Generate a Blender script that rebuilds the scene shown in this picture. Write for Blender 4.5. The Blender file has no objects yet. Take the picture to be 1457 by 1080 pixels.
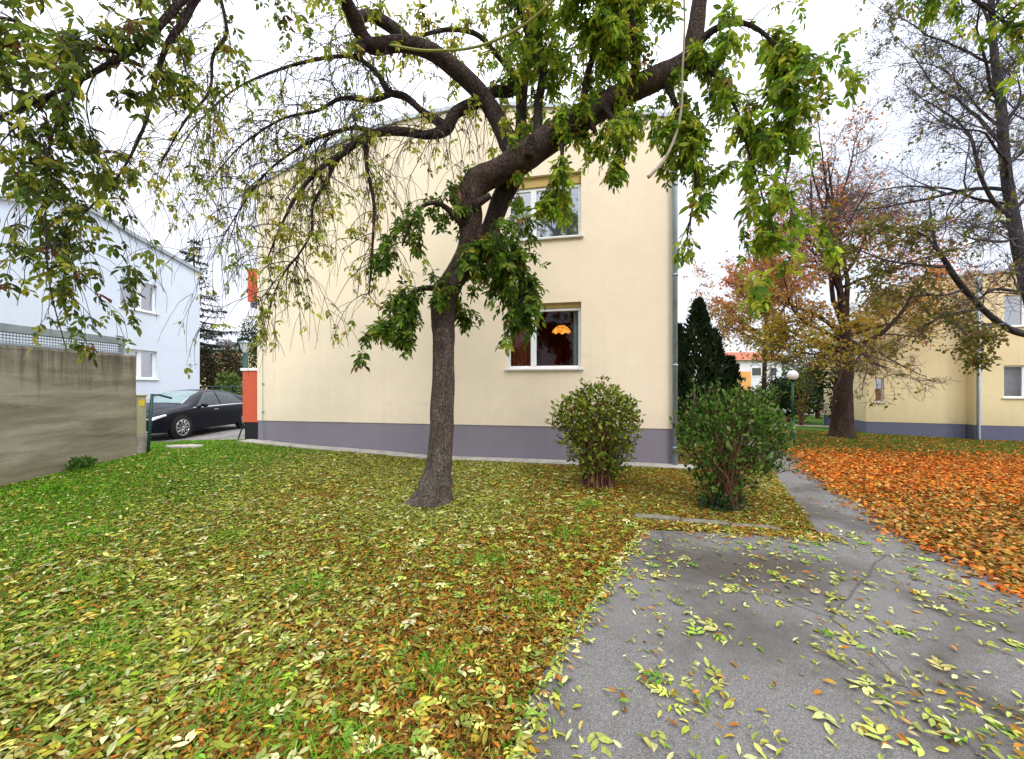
import bpy, math, random
import numpy as np
from mathutils import Vector

rng = np.random.default_rng(11)
random.seed(5)
sc = bpy.context.scene
col = sc.collection
F, CX, HY, EYE = 560.0, 728.5, 550.0, 1.6      # focal length and horizon of the photograph, in its pixels


def at(x, y, Y):
    return np.array([(x - CX) / F * Y, Y, EYE - (y - HY) / F * Y])


def sstep(x, a, b):
    t = np.clip((np.asarray(x, float) - a) / (b - a), 0, 1)
    return t * t * (3 - 2 * t)


def zg(X, Y):
    X = np.asarray(X, float); Y = np.asarray(Y, float)
    a = 0.05 * np.clip(-X - 2, 0, 4.6) * sstep(Y, 3, 8.2) * (1 - sstep(Y, 9.8, 11.2))
    b = -0.042 * (np.clip(X - 4, 0, 14))
    c = 0.012 * np.sin(X * 1.7 + 0.4) * np.cos(Y * 1.3) * sstep(Y, 2, 5)
    return a + b + c


def gpt(x, y):
    """point of the terrain seen at pixel x, y"""
    Y = 1.6 * F / (y - HY)
    for _ in range(30):
        X = (x - CX) / F * Y
        Y = (EYE - float(zg(X, Y))) * F / (y - HY)
    return np.array([(x - CX) / F * Y, Y, float(zg((x - CX) / F * Y, Y))])


def vnoise(X, Y, s, seed=0):
    r = np.random.default_rng(seed)
    v = np.zeros_like(np.asarray(X, float))
    for k in range(7):
        a = r.uniform(0, 6.28); f = s * r.uniform(0.5, 1.7); p = r.uniform(0, 6.28)
        v = v + np.sin((X * math.cos(a) + Y * math.sin(a)) * f + p)
    return v / 7 * 1.9

# ------------------------------------------------------------------ materials


class NT:
    def __init__(s, name):
        s.m = bpy.data.materials.new(name); s.m.use_nodes = True
        s.t = s.m.node_tree; s.t.nodes.clear()
        s.out = s.t.nodes.new('ShaderNodeOutputMaterial')

    def n(s, typ, props=None, **inp):
        nd = s.t.nodes.new('ShaderNode' + typ)
        for k, v in (props or {}).items():
            setattr(nd, k, v)
        for k, v in inp.items():
            s.set(nd, k.replace('_', ' '), v)
        return nd

    def set(s, nd, key, v):
        sock = nd.inputs[int(key[1:])] if key[0] == 'i' and key[1:].isdigit() else nd.inputs[key]
        if hasattr(v, 'is_output') or isinstance(v, bpy.types.NodeSocket):
            s.t.links.new(v, sock)
        elif isinstance(v, bpy.types.Node):
            s.t.links.new(v.outputs[0], sock)
        else:
            if isinstance(v, (tuple, list)) and len(v) == 3 and sock.type == 'RGBA':
                v = (*v, 1)
            sock.default_value = v

    def ramp(s, fac, stops, interp='LINEAR'):
        nd = s.n('ValToRGB'); s.set(nd, 'Fac', fac)
        cr = nd.color_ramp; cr.interpolation = interp
        while len(cr.elements) > 1:
            cr.elements.remove(cr.elements[-1])
        for i, (p, c) in enumerate(stops):
            e = cr.elements[0] if i == 0 else cr.elements.new(p)
            e.position = p
            e.color = (*c, 1) if isinstance(c, (tuple, list)) else (c, c, c, 1)
        return nd.outputs['Color']

    def mix(s, fac, a, b, mode='MIX'):
        nd = s.n('Mix', {'data_type': 'RGBA', 'blend_type': mode})
        s.set(nd, 'i0', fac); s.set(nd, 'i6', a); s.set(nd, 'i7', b)
        return nd.outputs[2]

    def coord(s, scale=(1, 1, 1), kind='Object', rot=(0, 0, 0)):
        tc = s.n('TexCoord'); mp = s.n('Mapping', Scale=scale, Rotation=rot)
        s.t.links.new(tc.outputs[kind], mp.inputs['Vector'])
        return mp.outputs[0]

    def noise(s, vec, scale, detail=5, rough=0.6, dist=0.0):
        nd = s.n('TexNoise', Scale=scale, Detail=detail, Roughness=rough, Distortion=dist, Vector=vec)
        return nd.outputs[0]

    def bump(s, h, strength=0.3, dist=0.02):
        return s.n('Bump', Height=h, Strength=strength, Distance=dist).outputs[0]

    def done(s, base, rough=0.8, bump=None, spec=0.3, metal=0.0, **kw):
        b = s.n('BsdfPrincipled', Base_Color=base, Roughness=rough, Metallic=metal, Specular_IOR_Level=spec)
        if bump is not None:
            s.set(b, 'Normal', bump)
        for k, v in kw.items():
            s.set(b, k.replace('_', ' '), v)
        s.t.links.new(b.outputs[0], s.out.inputs[0])
        return s.m


def plain(name, c, rough=0.6, spec=0.3, metal=0.0, var=0.15, scale=6, bump=0.0, **kw):
    t = NT(name); v = t.coord()
    n = t.noise(v, scale)
    a = tuple(x * (1 - var) for x in c); b = tuple(min(1, x * (1 + var)) for x in c)
    base = t.ramp(n, [(0.3, a), (0.7, b)])
    bm = t.bump(t.noise(v, scale * 8), bump, 0.01) if bump else None
    return t.done(base, rough, bm, spec, metal, **kw)


def m_render_wall(name, c, stain=0.5, seams=True):
    t = NT(name); v = t.coord()
    n1 = t.noise(v, 0.55, 6, 0.6); n2 = t.noise(v, 3.0, 6, 0.65)
    base = t.ramp(n1, [(0.25, tuple(x * 0.9 for x in c)), (0.55, c), (0.8, tuple(min(1, x * 1.05) for x in c))])
    dirt = t.ramp(t.noise(t.coord((0.5, 0.5, 2.2)), 1.1, 7, 0.7, 0.6), [(0.6, 0.0), (0.78, 1.0)])
    f = t.n('Math', {'operation': 'MULTIPLY'}, i0=dirt, i1=0.32 * stain)
    base = t.mix(f.outputs[0], base, (0.33, 0.30, 0.27))
    base = t.mix(t.ramp(n2, [(0.35, 0.0), (0.75, 0.16)]), base, tuple(x * 0.75 for x in c))
    streak = t.ramp(t.noise(t.coord((5.0, 5.0, 0.25)), 1.3, 5, 0.6), [(0.52, 0.0), (0.8, 0.15 * stain)])
    base = t.mix(streak, base, tuple(x * 0.55 for x in c))
    h = t.noise(v, 90, 3, 0.6)
    gr = t.ramp(t.noise(v, 38, 6, 0.75), [(0.3, 0.16), (0.55, 0.0)])
    base = t.mix(gr, base, tuple(x * 0.6 for x in c))
    tcw = t.n('TexCoord'); spw = t.n('SeparateXYZ'); t.t.links.new(tcw.outputs['Object'], spw.inputs[0])
    ft = t.n('Math', {'operation': 'ADD'}, i0=spw.outputs['Z'], i1=t.n('Math', {'operation': 'MULTIPLY'}, i0=t.noise(t.coord((3, 3, 1.0)), 2.0, 6, 0.7), i1=-0.9).outputs[0])
    base = t.mix(t.n('MapRange', Value=ft.outputs[0], From_Min=-0.55, From_Max=0.75, To_Min=0.42 * min(1, stain), To_Max=0.0).outputs[0], base, tuple(x * 0.5 for x in c))
    if seams:
        br = t.n('TexBrick', {'offset': 0.5}, Scale=1.0, Mortar_Size=0.012, Mortar_Smooth=0.6, Brick_Width=1.0, Row_Height=0.5,
                 Vector=t.coord((1, 1, 1), rot=(math.radians(90), 0, 0)))
        fac = t.n('Math', {'operation': 'MULTIPLY'}, i0=br.outputs['Fac'], i1=0.10)
        base = t.mix(fac.outputs[0], base, tuple(x * 0.72 for x in c))
    return t.done(base, 0.92, t.bump(h, 0.25, 0.006), 0.15)


def m_bark(name, c, c2, scale=9, patch=None, lift=False):
    t = NT(name); v = t.coord((1, 1, 0.28))
    n = t.noise(v, scale, 9, 0.72, 0.5); n2 = t.noise(t.coord(), 2.2, 4)
    base = t.ramp(n, [(0.32, c2), (0.58, c), (0.8, tuple(x * 1.5 for x in c))])
    base = t.mix(t.ramp(n2, [(0.4, 0.0), (0.7, 0.7)]), base, patch or tuple(x * 0.55 for x in c))
    vo = t.n('TexVoronoi', {'feature': 'DISTANCE_TO_EDGE'}, Scale=scale * 3.6, Vector=v)
    cr = t.ramp(vo.outputs[0], [(0.0, 0.0), (0.16, 1.0)])
    base = t.mix(t.ramp(vo.outputs[0], [(0.0, 0.45), (0.12, 0.0)]), base, tuple(x * 0.35 for x in c))
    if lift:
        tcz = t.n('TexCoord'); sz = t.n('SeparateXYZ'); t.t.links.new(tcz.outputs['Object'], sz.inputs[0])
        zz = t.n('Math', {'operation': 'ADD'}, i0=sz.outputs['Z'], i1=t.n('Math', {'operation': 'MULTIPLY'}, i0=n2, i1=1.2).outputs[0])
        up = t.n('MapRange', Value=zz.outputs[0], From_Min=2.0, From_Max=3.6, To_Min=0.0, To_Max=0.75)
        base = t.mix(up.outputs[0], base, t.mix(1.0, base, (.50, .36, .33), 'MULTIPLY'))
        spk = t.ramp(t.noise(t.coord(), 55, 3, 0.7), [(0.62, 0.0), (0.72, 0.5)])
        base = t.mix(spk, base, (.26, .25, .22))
    h = t.n('Math', {'operation': 'ADD'}, i0=n, i1=t.n('Math', {'operation': 'MULTIPLY'}, i0=cr, i1=0.5).outputs[0])
    return t.done(base, 0.9, t.bump(h.outputs[0], 1.0, 0.05), 0.2)


def m_leaf(name, trans=0.35, rough=0.55, spec=0.16):
    t = NT(name)
    a = t.n('Attribute', {'attribute_name': 'Col'})
    n = t.noise(t.coord(), 45, 3, 0.6)
    base = t.mix(t.ramp(n, [(0.35, 0.28), (0.65, 0.0)]), a.outputs['Color'], (0.03, 0.025, 0.01))
    p = t.n('BsdfPrincipled', Base_Color=base, Roughness=rough, Specular_IOR_Level=spec)
    tr = t.n('BsdfTranslucent', Color=base)
    mx = t.n('MixShader', i0=trans)
    t.t.links.new(p.outputs[0], mx.inputs[1]); t.t.links.new(tr.outputs[0], mx.inputs[2])
    t.t.links.new(mx.outputs[0], t.out.inputs[0])
    return t.m


def m_glass(name, refl=0.12, tint=(0.75, 0.8, 0.8)):
    t = NT(name)
    lw = t.n('LayerWeight', Blend=0.25)
    f = t.n('MapRange'); t.set(f, 'Value', lw.outputs['Fresnel']); t.set(f, 'To Min', refl); t.set(f, 'To Max', 0.9)
    wob = t.bump(t.noise(t.coord(), 1.6, 2), 0.02, 0.02)
    g = t.n('BsdfGlossy', Roughness=0.015, Color=(0.95, 0.97, 1.0), Normal=wob)
    tr = t.n('BsdfTransparent', Color=tint)
    mx = t.n('MixShader', i0=f.outputs[0])
    t.t.links.new(tr.outputs[0], mx.inputs[1]); t.t.links.new(g.outputs[0], mx.inputs[2])
    t.t.links.new(mx.outputs[0], t.out.inputs[0])
    return t.m


def m_concrete_old(name):
    t = NT(name); v = t.coord()
    n1 = t.noise(t.coord((0.35, 0.35, 2.2)), 2.6, 8, 0.65, 0.3); n2 = t.noise(v, 9, 7, 0.7)
    base = t.ramp(n1, [(0.30, (0.13, 0.12, 0.088)), (0.5, (0.25, 0.232, 0.175)), (0.70, (0.37, 0.345, 0.275))])
    base = t.mix(t.ramp(n2, [(0.4, 0.0), (0.75, 0.45)]), base, (0.23, 0.21, 0.165))
    tc = t.n('TexCoord'); sp = t.n('SeparateXYZ'); t.t.links.new(tc.outputs['Object'], sp.inputs[0])
    st = t.noise(t.coord((6, 6, 0.3)), 1.0, 7, 0.75)
    top = t.n('Math', {'operation': 'ADD'}, i0=t.n('Math', {'operation': 'MULTIPLY'}, i0=sp.outputs['Z'], i1=0.62).outputs[0],
              i1=t.n('Math', {'operation': 'MULTIPLY'}, i0=st, i1=2.1).outputs[0])
    base = t.mix(t.ramp(top.outputs[0], [(0.0, 0.0), (0.72, 0.0), (0.86, 0.85)][1:] if False else [(0.70, 0.0), (0.93, 0.8)]), base, (0.07, 0.062, 0.05)) if False else \
        t.mix(t.n('MapRange', Value=top.outputs[0], From_Min=2.10, From_Max=2.55, To_Min=0.0, To_Max=0.85).outputs[0], base, (0.065, 0.058, 0.048))
    low = t.n('MapRange', Value=sp.outputs['Z'], From_Min=0.0, From_Max=0.55, To_Min=0.45, To_Max=0.0)
    base = t.mix(low.outputs[0], base, (0.30, 0.24, 0.14))
    h = t.n('Math', {'operation': 'ADD'}, i0=n1, i1=t.noise(v, 40, 5, 0.7))
    return t.done(base, 0.95, t.bump(h.outputs[0], 0.45, 0.02), 0.15)


def m_asphalt(name, c=0.135, wet=None):
    t = NT(name); v = t.coord()
    sp = t.noise(v, 210, 2, 0.7); sp2 = t.noise(v, 60, 4, 0.7); big = t.noise(v, 0.9, 5, 0.6, 0.4)
    base = t.ramp(sp, [(0.33, (c * .34, c * .33, c * .34)), (0.5, (c, c * .945, c * .89)), (0.68, (c * 1.9, c * 1.78, c * 1.66))])
    base = t.mix(t.ramp(sp2, [(0.35, 0.0), (0.7, 0.4)]), base, (c * .55, c * .53, c * .54))
    base = t.mix(t.ramp(big, [(0.46, 0.0), (0.62, 0.8)]), base, (c * .42, c * .36, c * .30))
    vo = t.n('TexVoronoi', {'feature': 'DISTANCE_TO_EDGE'}, Scale=0.55, Vector=t.mix(0.12, v, t.n('TexNoise', Scale=2.0, Detail=6, Vector=v).outputs['Color']))
    base = t.mix(t.ramp(vo.outputs[0], [(0.0, 0.75), (0.007, 0.0)]), base, (c * .3, c * .28, c * .25))
    if wet:
        tc = t.n('TexCoord'); mp = t.n('Mapping', Location=(-wet[0] * .8, -wet[1] * 1.5, 0), Scale=(.8, 1.5, 1))
        t.t.links.new(tc.outputs['Object'], mp.inputs['Vector'])
        ln = t.n('VectorMath', {'operation': 'LENGTH'}); t.t.links.new(mp.outputs[0], ln.inputs[0])
        d = t.n('Math', {'operation': 'ADD'}, i0=ln.outputs['Value'], i1=t.n('Math', {'operation': 'MULTIPLY'}, i0=t.noise(v, 2.5, 6, .65), i1=1.2).outputs[0])
        base = t.mix(t.n('MapRange', Value=d.outputs[0], From_Min=0.70, From_Max=1.40, To_Min=0.9, To_Max=0.0).outputs[0], base, (c * .36, c * .29, c * .22))
    return t.done(base, 0.82, t.bump(sp, 0.5, 0.006), 0.3)


def m_ground(name):
    t = NT(name); v = t.coord()
    a = t.n('Attribute', {'attribute_name': 'Col'})
    n = t.noise(v, 26, 8, 0.75); n2 = t.noise(v, 4.5, 5, 0.7)
    base = t.mix(t.ramp(n, [(0.35, 0.75), (0.6, 0.0)]), a.outputs['Color'], (0.018, 0.015, 0.008))
    base = t.mix(t.ramp(n2, [(0.4, 0.0), (0.7, 0.5)]), base, (0.09, 0.075, 0.02))
    return t.done(base, 0.95, t.bump(n, 0.8, 0.03), 0.1)


def m_car(name):
    t = NT(name)
    fl = t.noise(t.coord(), 900, 1)
    base = t.ramp(fl, [(0.3, (0.003, 0.004, 0.010)), (0.7, (0.006, 0.008, 0.018))])
    return t.done(base, 0.30, None, 0.14, 0.0, Coat_Weight=0.12, Coat_Roughness=0.03)


M = {}
M['cream'] = m_render_wall('cream_render', (0.91, 0.775, 0.585), 0.8)
M['cream2'] = m_render_wall('yellow_render', (0.80, 0.665, 0.40), 1.6)
M['white_wall'] = m_render_wall('white_render', (0.66, 0.73, 0.83), 0.5, False)
M['plinth'] = m_render_wall('lavender_plinth', (0.275, 0.245, 0.29), 1.0, False)
M['plinth2'] = m_render_wall('blue_grey_plinth', (0.16, 0.16, 0.24), 0.8, False)
M['reveal'] = plain('ochre_reveal', (0.50, 0.36, 0.13), 0.8, var=0.1)
M['metal'] = plain('zinc_sheet', (0.42, 0.45, 0.47), 0.42, 0.5, 0.6, 0.2, 3)
M['pipe'] = plain('zinc_pipe', (0.26, 0.32, 0.36), 0.45, 0.5, 0.4, 0.2, 5)
M['roof'] = plain('roof_felt', (0.16, 0.17, 0.18), 0.8, var=0.2)
M['frame'] = plain('white_plastic', (0.82, 0.83, 0.85), 0.35, 0.4, var=0.03)
M['sill'] = plain('light_sill', (0.62, 0.61, 0.58), 0.45, 0.4, 0.2, 0.08)
M['glass_sky'] = m_glass('reflecting_glass', 0.42)
M['glass'] = m_glass('window_glass', 0.012, (0.9, 0.9, 0.9))
M['curtain'] = plain('net_curtain', (0.50, 0.53, 0.57), 0.9, var=0.12, scale=10)
M['brown_curtain'] = plain('brown_curtain', (0.30, 0.085, 0.03), 0.9, var=0.3, scale=12)
M['pale_curtain'] = plain('pale_green_curtain', (0.42, 0.46, 0.40), 0.9, var=0.15)
M['room'] = plain('maroon_room', (0.52, 0.055, 0.022), 0.9, var=0.35, scale=2)
M['dark_room'] = plain('dim_room', (0.05, 0.055, 0.06), 0.9)
M['orange'] = plain('orange_panel', (0.60, 0.105, 0.05), 0.55, 0.3, var=0.08)
M['black'] = plain('black_matt', (0.012, 0.013, 0.014), 0.7)
M['green_metal'] = plain('green_paint', (0.010, 0.055, 0.045), 0.45, 0.4, var=0.25)
M['green_post'] = plain('lamp_green_paint', (0.012, 0.085, 0.040), 0.45, 0.4, var=0.25)
M['wall_concrete'] = m_concrete_old('weathered_concrete')
M['beige_box'] = plain('beige_cabinet_plastic', (0.42, 0.40, 0.27), 0.6, var=0.12)
M['sticker'] = plain('yellow_sticker', (0.75, 0.60, 0.06), 0.5)
M['asphalt'] = m_asphalt('asphalt', 0.145, (2.3, 3.5))
M['road'] = m_asphalt('road_asphalt', 0.22)
M['strip'] = plain('concrete_apron', (0.33, 0.31, 0.27), 0.9, var=0.3, scale=5, bump=0.4)
M['kerb'] = plain('kerb_concrete', (0.15, 0.135, 0.105), 0.92, var=0.4, scale=9, bump=0.6)
M['ground'] = m_ground('turf_and_soil')
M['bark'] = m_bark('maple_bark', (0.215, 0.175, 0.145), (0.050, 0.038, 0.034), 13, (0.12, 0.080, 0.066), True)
M['limb'] = m_bark('maple_limb_bark', (0.10, 0.070, 0.056), (0.024, 0.016, 0.016), 11, (0.04, 0.024, 0.022))
M['cut'] = plain('cut_wood', (0.22, 0.085, 0.06), 0.9, var=0.5, scale=18, bump=0.5)
M['twig'] = plain('twig_bark', (0.030, 0.021, 0.026), 0.85, var=0.3, scale=9)
M['pale_wood'] = plain('pale_dead_wood', (0.30, 0.25, 0.19), 0.8, var=0.25, scale=9)
M['shoot'] = plain('yellow_green_shoot', (0.26, 0.27, 0.06), 0.7)
M['bark_dark'] = m_bark('dark_bark', (0.085, 0.052, 0.038), (0.022, 0.014, 0.011), 6)
M['bark_grey'] = m_bark('grey_bark', (0.085, 0.082, 0.085), (0.030, 0.028, 0.032), 6)
M['twig_purple'] = plain('purple_twig', (0.115, 0.072, 0.062), 0.85, var=0.3)
M['twig_grey'] = plain('grey_twig', (0.070, 0.058, 0.072), 0.85, var=0.3)
M['stem'] = plain('red_brown_stem', (0.18, 0.075, 0.05), 0.8, var=0.3, scale=9)
M['leaf'] = m_leaf('leaf', 0.50)
M['dry'] = m_leaf('fallen_leaf', 0.12, 0.75, 0.10)
M['needle'] = m_leaf('evergreen_foliage', 0.10, 0.7, 0.1)
M['blade'] = m_leaf('grass_blade', 0.30, 0.7, 0.1)
M['car'] = m_car('dark_blue_paint')
M['car_glass'] = plain('tinted_car_glass', (0.014, 0.028, 0.022), 0.04, 0.9, var=0.3, scale=3)
M['screen_glass'] = plain('windscreen_glass', (0.20, 0.27, 0.28), 0.04, 1.0, var=0.25, scale=2)  # pale base colour paints in the sky mirrored by the windscreen
M['tyre'] = plain('tyre_rubber', (0.012, 0.012, 0.013), 0.8)
M['alloy'] = plain('alloy_wheel', (0.55, 0.56, 0.58), 0.25, 0.5, 0.9, 0.05)
M['chrome'] = plain('chrome', (0.7, 0.71, 0.73), 0.12, 0.5, 1.0, 0.03)
M['lamp_lens'] = plain('headlight_lens', (0.62, 0.66, 0.70), 0.08, 0.8, 0.3, 0.2, 20)
M['white_ball'] = plain('opal_globe', (0.83, 0.83, 0.84), 0.25, 0.5, var=0.03)
M['milky'] = plain('lantern_glass', (0.62, 0.64, 0.66), 0.3, 0.5, var=0.08)
M['tile'] = plain('red_roof_tile', (0.34, 0.10, 0.055), 0.85, var=0.3, scale=5)
M['brick'] = plain('chimney_brick', (0.42, 0.17, 0.06), 0.9, var=0.3, scale=9)
M['grey_chimney'] = plain('grey_chimney_render', (0.22, 0.21, 0.24), 0.9, var=0.2)
M['far_white'] = plain('far_white_wall', (0.72, 0.72, 0.78), 0.9, var=0.05)
M['far_orange'] = plain('far_orange_wall', (0.75, 0.36, 0.12), 0.9, var=0.08)
M['mesh_metal'] = plain('galvanised_steel', (0.24, 0.29, 0.33), 0.5, 0.5, 0.2, 0.2)
tl = NT('lit_shade'); _b = tl.n('BsdfPrincipled', Base_Color=(0.8, 0.35, 0.05), Roughness=0.4)
_n = tl.ramp(tl.noise(tl.coord(), 14, 3), [(0.38, (0.75, 0.13, 0.005)), (0.62, (1.0, 0.55, 0.09))])
tl.set(_b, 'Emission Color', _n); tl.set(_b, 'Emission Strength', 1.1)
tl.t.links.new(_b.outputs[0], tl.out.inputs[0]); M['lit'] = tl.m

# ------------------------------------------------------------------ mesh helpers


def tag(o, label=None, cat=None, group=None, kind=None):
    for k, v in (('label', label), ('category', cat), ('group', group), ('kind', kind)):
        if v:
            o[k] = v
    return o


def empty(name, loc=(0, 0, 0), rz=0.0, label=None, cat=None, group=None):
    o = bpy.data.objects.new(name, None); col.objects.link(o)
    o.location = [float(x) for x in loc]; o.rotation_euler = (0, 0, rz); o.empty_display_size = 0.2
    return tag(o, label, cat, group)


def top(o):
    while o.parent is not None:
        o = o.parent
    return o


def link(name, V, faces, mat, parent=None, smooth=False, colors=None, local=False):
    """faces: list of index arrays, each (m, k). World coordinates unless local."""
    V = np.asarray(V, float).reshape(-1, 3)
    if parent is not None and not local:
        V = V - np.array(top(parent).location)
    me = bpy.data.meshes.new(name)
    fl = [np.asarray(f, np.int32) for f in faces if len(f)]
    tot = [np.full(len(f), f.shape[1], np.int32) for f in fl]
    idx = np.concatenate([f.ravel() for f in fl]); tot = np.concatenate(tot)
    me.vertices.add(len(V)); me.vertices.foreach_set('co', V.astype(np.float32).ravel())
    me.loops.add(len(idx)); me.loops.foreach_set('vertex_index', idx)
    me.polygons.add(len(tot))
    me.polygons.foreach_set('loop_start', np.concatenate([[0], np.cumsum(tot)[:-1]]).astype(np.int32))
    me.update(calc_edges=True)
    me.polygons.foreach_set('use_smooth', np.full(len(tot), smooth))
    if colors is not None:
        ca = me.color_attributes.new('Col', 'FLOAT_COLOR', 'POINT')
        c4 = np.ones((len(V), 4), np.float32); c4[:, :3] = colors
        ca.data.foreach_set('color', c4.ravel())
    me.materials.append(mat)
    o = bpy.data.objects.new(name, me); col.objects.link(o)
    if parent is not None:
        o.parent = parent
    return o


class MB:
    def __init__(s):
        s.V = []; s.F = {}; s.n = 0

    def add(s, V, *faces):
        V = np.asarray(V, float).reshape(-1, 3)
        for f in faces:
            f = np.asarray(f, int)
            if len(f):
                s.F.setdefault(f.shape[1], []).append(f + s.n)
        s.V.append(V); s.n += len(V)
        return s

    def box(s, a, b, bev=0.0):
        (x0, y0, z0), (x1, y1, z1) = a, b
        if bev <= 0:
            V = [(x, y, z) for z in (z0, z1) for y in (y0, y1) for x in (x0, x1)]
            return s.add(V, [(0, 2, 3, 1), (4, 5, 7, 6), (0, 1, 5, 4), (2, 6, 7, 3), (0, 4, 6, 2), (1, 3, 7, 5)])
        c = bev
        V = []
        for z, k in ((z0, c), (z0 + c, 0), (z1 - c, 0), (z1, c)):
            V += [(x0 + k + (c if k == 0 else 0), y0 + k, z), (x1 - k - (c if k == 0 else 0), y0 + k, z), (x1 - k, y0 + k + (c if k == 0 else 0), z), (x1 - k, y1 - k - (c if k == 0 else 0), z),
                  (x1 - k - (c if k == 0 else 0), y1 - k, z), (x0 + k + (c if k == 0 else 0), y1 - k, z), (x0 + k, y1 - k - (c if k == 0 else 0), z), (x0 + k, y0 + k + (c if k == 0 else 0), z)]
        f = []
        for r in range(3):
            for i in range(8):
                f.append((r * 8 + i, r * 8 + (i + 1) % 8, r * 8 + 8 + (i + 1) % 8, r * 8 + 8 + i))
        return s.add(V, f, [tuple(range(7, -1, -1)), tuple(range(24, 32))])

    def tube(s, pts, rad, k=8, cap=True):
        pts = np.asarray(pts, float); n = len(pts)
        rad = np.broadcast_to(np.asarray(rad, float), (n,)) if np.ndim(rad) < 2 else rad
        T = np.gradient(pts, axis=0); T /= np.linalg.norm(T, axis=1)[:, None] + 1e-12
        m = np.abs(T).mean(0); ref = np.eye(3)[int(np.argmin(m))]
        N = np.cross(T, ref); N /= np.linalg.norm(N, axis=1)[:, None] + 1e-12
        B = np.cross(T, N)
        a = np.arange(k) / k * 2 * math.pi
        R = rad[:, None] if np.ndim(rad) < 2 else rad
        V = pts[:, None, :] + (R * np.cos(a)[None, :])[..., None] * N[:, None, :] + (R * np.sin(a)[None, :])[..., None] * B[:, None, :]
        i = np.arange(n - 1)[:, None] * k; j = np.arange(k)[None, :]; j2 = (j + 1) % k
        f = np.stack([i + j, i + j2, i + k + j2, i + k + j], -1).reshape(-1, 4)
        s.add(V.reshape(-1, 3), f)
        if cap:
            s.F.setdefault(k, []).append(np.array([list(range(k - 1, -1, -1)), list(range((n - 1) * k, n * k))]) + s.n - n * k)
        return s

    def grid(s, G):
        G = np.asarray(G, float); a, b = G.shape[:2]
        i = np.arange(a - 1)[:, None] * b; j = np.arange(b - 1)[None, :]
        f = np.stack([i + j, i + j + 1, i + b + j + 1, i + b + j], -1).reshape(-1, 4)
        return s.add(G.reshape(-1, 3), f)

    def lathe(s, c, prof, k=24):
        a = np.arange(k + 1) / k * 2 * math.pi
        G = np.array([[(c[0] + r * math.cos(t), c[1] + r * math.sin(t), c[2] + z) for t in a] for r, z in prof])
        return s.grid(G)

    def quad(s, *p):
        return s.add(p, [(0, 1, 2, 3)])

    def build(s, name, mat, parent=None, smooth=False, local=False):
        return link(name, np.concatenate(s.V), [np.concatenate(f) for f in s.F.values()], mat, parent, smooth, None, local)


def catmull(P, sub=6):
    P = np.asarray(P, float)
    Q = np.vstack([2 * P[0] - P[1], P, 2 * P[-1] - P[-2]])
    out = []
    for i in range(1, len(Q) - 2):
        p0, p1, p2, p3 = Q[i - 1:i + 3]
        for t in np.arange(sub) / sub:
            out.append(0.5 * ((2 * p1) + (-p0 + p2) * t + (2 * p0 - 5 * p1 + 4 * p2 - p3) * t * t + (-p0 + 3 * p1 - 3 * p2 + p3) * t ** 3))
    out.append(P[-1])
    return np.array(out)


def unit(v):
    return v / (np.linalg.norm(v, axis=-1, keepdims=True) + 1e-12)


HI = np.array([(0, 0, 0), (.28, -.40, .10), (.62, -.42, .10), (1, 0, -.10), (.62, .42, .10), (.28, .40, .10), (.45, 0, 0)])
HI_F = np.array([(0, 6, 1), (1, 6, 2), (2, 6, 3), (3, 6, 4), (4, 6, 5), (5, 6, 0)])
LO = np.array([(0, 0, 0), (.42, -.48, .05), (1, 0, -.05), (.42, .48, .05)])
LO_F = np.array([(0, 1, 2), (0, 2, 3)])


def leaves(name, P, D, N, L, W, C, mat, parent=None, lo=False, curl=None):
    """many small leaf blades: base point, direction, normal, length, width, colour"""
    P = np.asarray(P, float); D = unit(D); N = unit(N - (N * D).sum(-1, keepdims=True) * D); S = np.cross(D, N)
    T, TF = (LO, LO_F) if lo else (HI, HI_F)
    n, k = len(P), len(T)
    L = np.broadcast_to(L, (n,)); W = np.broadcast_to(W, (n,))
    cu = rng.uniform(0.2, 1.6, n) if curl is None else np.broadcast_to(curl, (n,))
    V = P[:, None] + (T[None, :, 0] * L[:, None])[..., None] * D[:, None] + (T[None, :, 1] * W[:, None])[..., None] * S[:, None] \
        + (T[None, :, 2] * (W * cu)[:, None])[..., None] * N[:, None]
    Fc = (TF[None] + (np.arange(n) * k)[:, None, None]).reshape(-1, 3)
    Cv = np.repeat(np.asarray(C, float), k, axis=0)
    return link(name, V.reshape(-1, 3), [Fc], mat, parent, False, Cv)


def randdir(n):
    return unit(rng.normal(size=(n, 3)))


def compound(P, D, size, nl=5, droop=0.35):
    """pinnate leaves with nl leaflets -> arrays for leaves()"""
    n = len(P); D = unit(D)
    up = np.array([0, 0, 1.0])
    S = unit(np.cross(D, up) + rng.normal(0, 0.35, (n, 3)))
    S = unit(S - (S * D).sum(-1, keepdims=True) * D); N = np.cross(S, D)
    pos, dr, nr, ln, ix = [], [], [], [], []
    slots = [(1.0, 0)] + [(t, sgn) for t in ((0.62, 0.28) if nl >= 5 else (0.55,)) for sgn in (-1, 1)]
    if nl >= 7:
        slots += [(0.82, -1), (0.82, 1)]
    for t, sg in slots:
        p = P + D * (size * t * 0.62)[:, None]; p[:, 2] -= size * droop * t * t * 0.4
        d = unit(D * (0.55 if sg else 1) + S * sg * 0.85 + np.array([0, 0, -droop]) + rng.normal(0, .16, (n, 3)))
        pos.append(p); dr.append(d); nr.append(N + rng.normal(0, 0.35, (n, 3)))
        ln.append(size * (0.55 if sg else 0.62) * rng.uniform(0.8, 1.2, n)); ix.append(np.arange(n))
    return np.concatenate(pos), np.concatenate(dr), np.concatenate(nr), np.concatenate(ln), np.concatenate(ix)


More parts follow.
